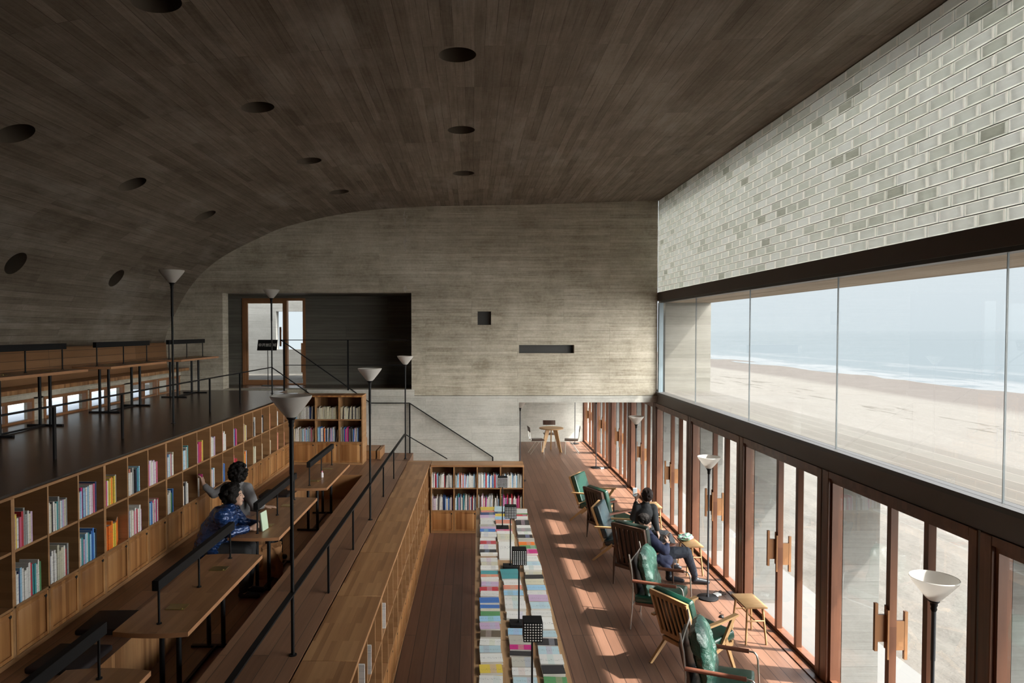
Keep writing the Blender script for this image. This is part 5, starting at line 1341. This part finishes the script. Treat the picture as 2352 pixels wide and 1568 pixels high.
limb(j, [(w(2.60, 10.28, .47), .15), (w(2.585, 10.22, .64), .135), (w(2.575, 10.17, .79), .14), (w(2.58, 10.15, .87), .09)])
limb(j, [(w(2.465, 10.16, .865), .066), (w(2.695, 10.155, .86), .066)]); limb(j, [(w(2.585, 10.145, .91), .055), (w(2.59, 10.14, .945), .052)])
limb(j, [(w(2.46, 10.16, .86), .068), (w(2.42, 10.22, .70), .053), (w(2.475, 10.28, .90), .036)])
limb(j, [(w(2.70, 10.15, .855), .066), (w(2.71, 10.06, .67), .054), (w(2.72, 10.01, .59), .038)])
fuse(j, 'sweater', M['charcoal_knit'], r, .007, 3, .005, 6, 12)
tr = MB()
for k in (-1, 1): limb(tr, [(w(2.62, 10.25 + .07 * k, .43), .10), (w(2.88, 10.05 + .08 * k, .44), .085), (w(2.93, 10.05 + .06 * k, .30), .07)])
limb(tr, [(w(2.74, 10.12, .45), .10), (w(2.88, 10.06, .44), .09)])
for k in (-1, 1): limb(tr, [(w(2.93, 10.05 + .06 * k, .30), .05), (w(2.97, 10.05 + .06 * k, .11), .042)])
fuse(tr, 'skirt', M['grey_skirt'], r, .007, 3, .016, 8, 11)
sh = MB()
for k in (-1, 1): limb(sh, [(w(2.965, 10.05 + .06 * k, .045), .036), (w(3.05, 10.03 + .06 * k, .03), .027)])
fuse(sh, 'shoes', M['shoe'], r, .006, 3)
ph = thing('phone', 'white-backed phone held up in the left hand of the person in charcoal', 'phone', Vector(wd_(2.452, 10.255, 1.075)), .1)
m = MB(); m.bevbox(-.032, .032, -.004, .004, -.065, .065, .003); m.build('case', M['white_plastic'], ph); m = MB(); m.box(-.028, .028, -.0048, -.004, -.055, .055); m.build('screen', flat('pale_screen', (.35, .42, .48), .2), ph)

# ---- person in navy in the dark walnut chair, looking down at a phone
r, T = person('person in a navy coat and dark jeans in the walnut chair, looking at a phone', wd_(2.48, 9.34, 0))
w = lambda x, y, z: T(*wd_(x, y, z))
b = MB(); hc = w(2.375, 9.37, .862)
P, R = head(b, hc, (1, -.28, -.55), (.42, -.1, 1))
limb(b, [(w(2.355, 9.38, .80), .046), (w(2.34, 9.38, .72), .055)])
limb(b, [(w(2.48, 9.38, .46), .11), (w(2.42, 9.38, .56), .10), (w(2.375, 9.38, .64), .095)])
limb(b, [(w(2.43, 9.23, .69), .048), (w(2.58, 9.10, .56), .036), (w(2.64, 9.20, .63), .024)])
hand(b, w(2.64, 9.20, .63), (.15, .5, .8), (-.5, .5, 0), .8, 1)
limb(b, [(w(2.40, 9.53, .68), .048), (w(2.52, 9.52, .55), .036), (w(2.60, 9.36, .57), .024)])
hand(b, w(2.60, 9.36, .57), (.7, -.5, .1), (0, 0, 1), .6, -1)
limb(b, [(w(2.52, 9.30, .44), .07), (w(2.91, 9.28, .48), .042), (w(3.08, 9.42, .13), .032)])
limb(b, [(w(2.52, 9.46, .44), .07), (w(2.80, 9.56, .45), .042), (w(2.76, 9.52, .12), .032)])
body = fuse(b, 'body', M['skin'], r, .006, 3); face_parts(body, P, R)
h = MB(); curly(h, P, R, .91, 21, .012, -.35, 520, .60, (.104, .084, .092), (-.018, 0, .040)); fuse(h, 'hair', M['hair'], body, .005, 14)
j = MB()
limb(j, [(w(2.50, 9.38, .46), .15), (w(2.43, 9.38, .56), .145), (w(2.38, 9.38, .645), .14), (w(2.35, 9.38, .70), .10)])
limb(j, [(w(2.42, 9.25, .675), .074), (w(2.40, 9.51, .675), .074)]); limb(j, [(w(2.345, 9.38, .735), .066), (w(2.355, 9.378, .765), .062)])
limb(j, [(w(2.43, 9.23, .675), .075), (w(2.51, 9.15, .60), .066), (w(2.58, 9.10, .56), .058), (w(2.63, 9.18, .61), .040)])
limb(j, [(w(2.40, 9.53, .67), .074), (w(2.52, 9.52, .55), .056), (w(2.59, 9.38, .565), .040)])
limb(j, [(w(2.52, 9.26, .44), .105), (w(2.64, 9.22, .40), .085)]); limb(j, [(w(2.56, 9.20, .40), .06), (w(2.66, 9.16, .30), .035)]); limb(j, [(w(2.52, 9.48, .44), .10), (w(2.66, 9.52, .43), .08)])
fuse(j, 'coat', M['navy_coat'], r, .007, 3, .008, 11, 12)
tr = MB()
limb(tr, [(w(2.54, 9.30, .44), .10), (w(2.74, 9.28, .48), .084), (w(2.92, 9.28, .485), .072), (w(3.00, 9.35, .31), .058), (w(3.08, 9.42, .13), .047)])
limb(tr, [(w(2.54, 9.46, .44), .098), (w(2.80, 9.56, .45), .068), (w(2.76, 9.52, .13), .048)])
fuse(tr, 'jeans', M['jeans'], r, .007, 3, .005, 2, 20)
sh = MB()
limb(sh, [(w(3.08, 9.43, .05), .042), (w(3.16, 9.42, .042), .038), (w(3.26, 9.40, .03), .028)]); limb(sh, [(w(3.08, 9.43, .12), .04), (w(3.09, 9.43, .06), .042)])
limb(sh, [(w(2.75, 9.52, .05), .042), (w(2.84, 9.49, .042), .037), (w(2.93, 9.46, .03), .027)]); limb(sh, [(w(2.75, 9.52, .12), .04), (w(2.755, 9.52, .06), .042)])
fuse(sh, 'shoes', M['shoe'], r, .006, 3)
ph = thing('phone', 'black phone in the hands of the person in navy', 'phone', Vector(wd_(2.655, 9.275, .715)), .9); ph.rotation_euler = (.6, .35, .9)
m = MB(); m.bevbox(-.032, .032, -.004, .004, -.065, .065, .003); m.build('case', M['white_plastic'], ph); m = MB(); m.box(-.029, .029, -.0052, -.004, -.06, .06); m.build('screen', M['phone'], ph)
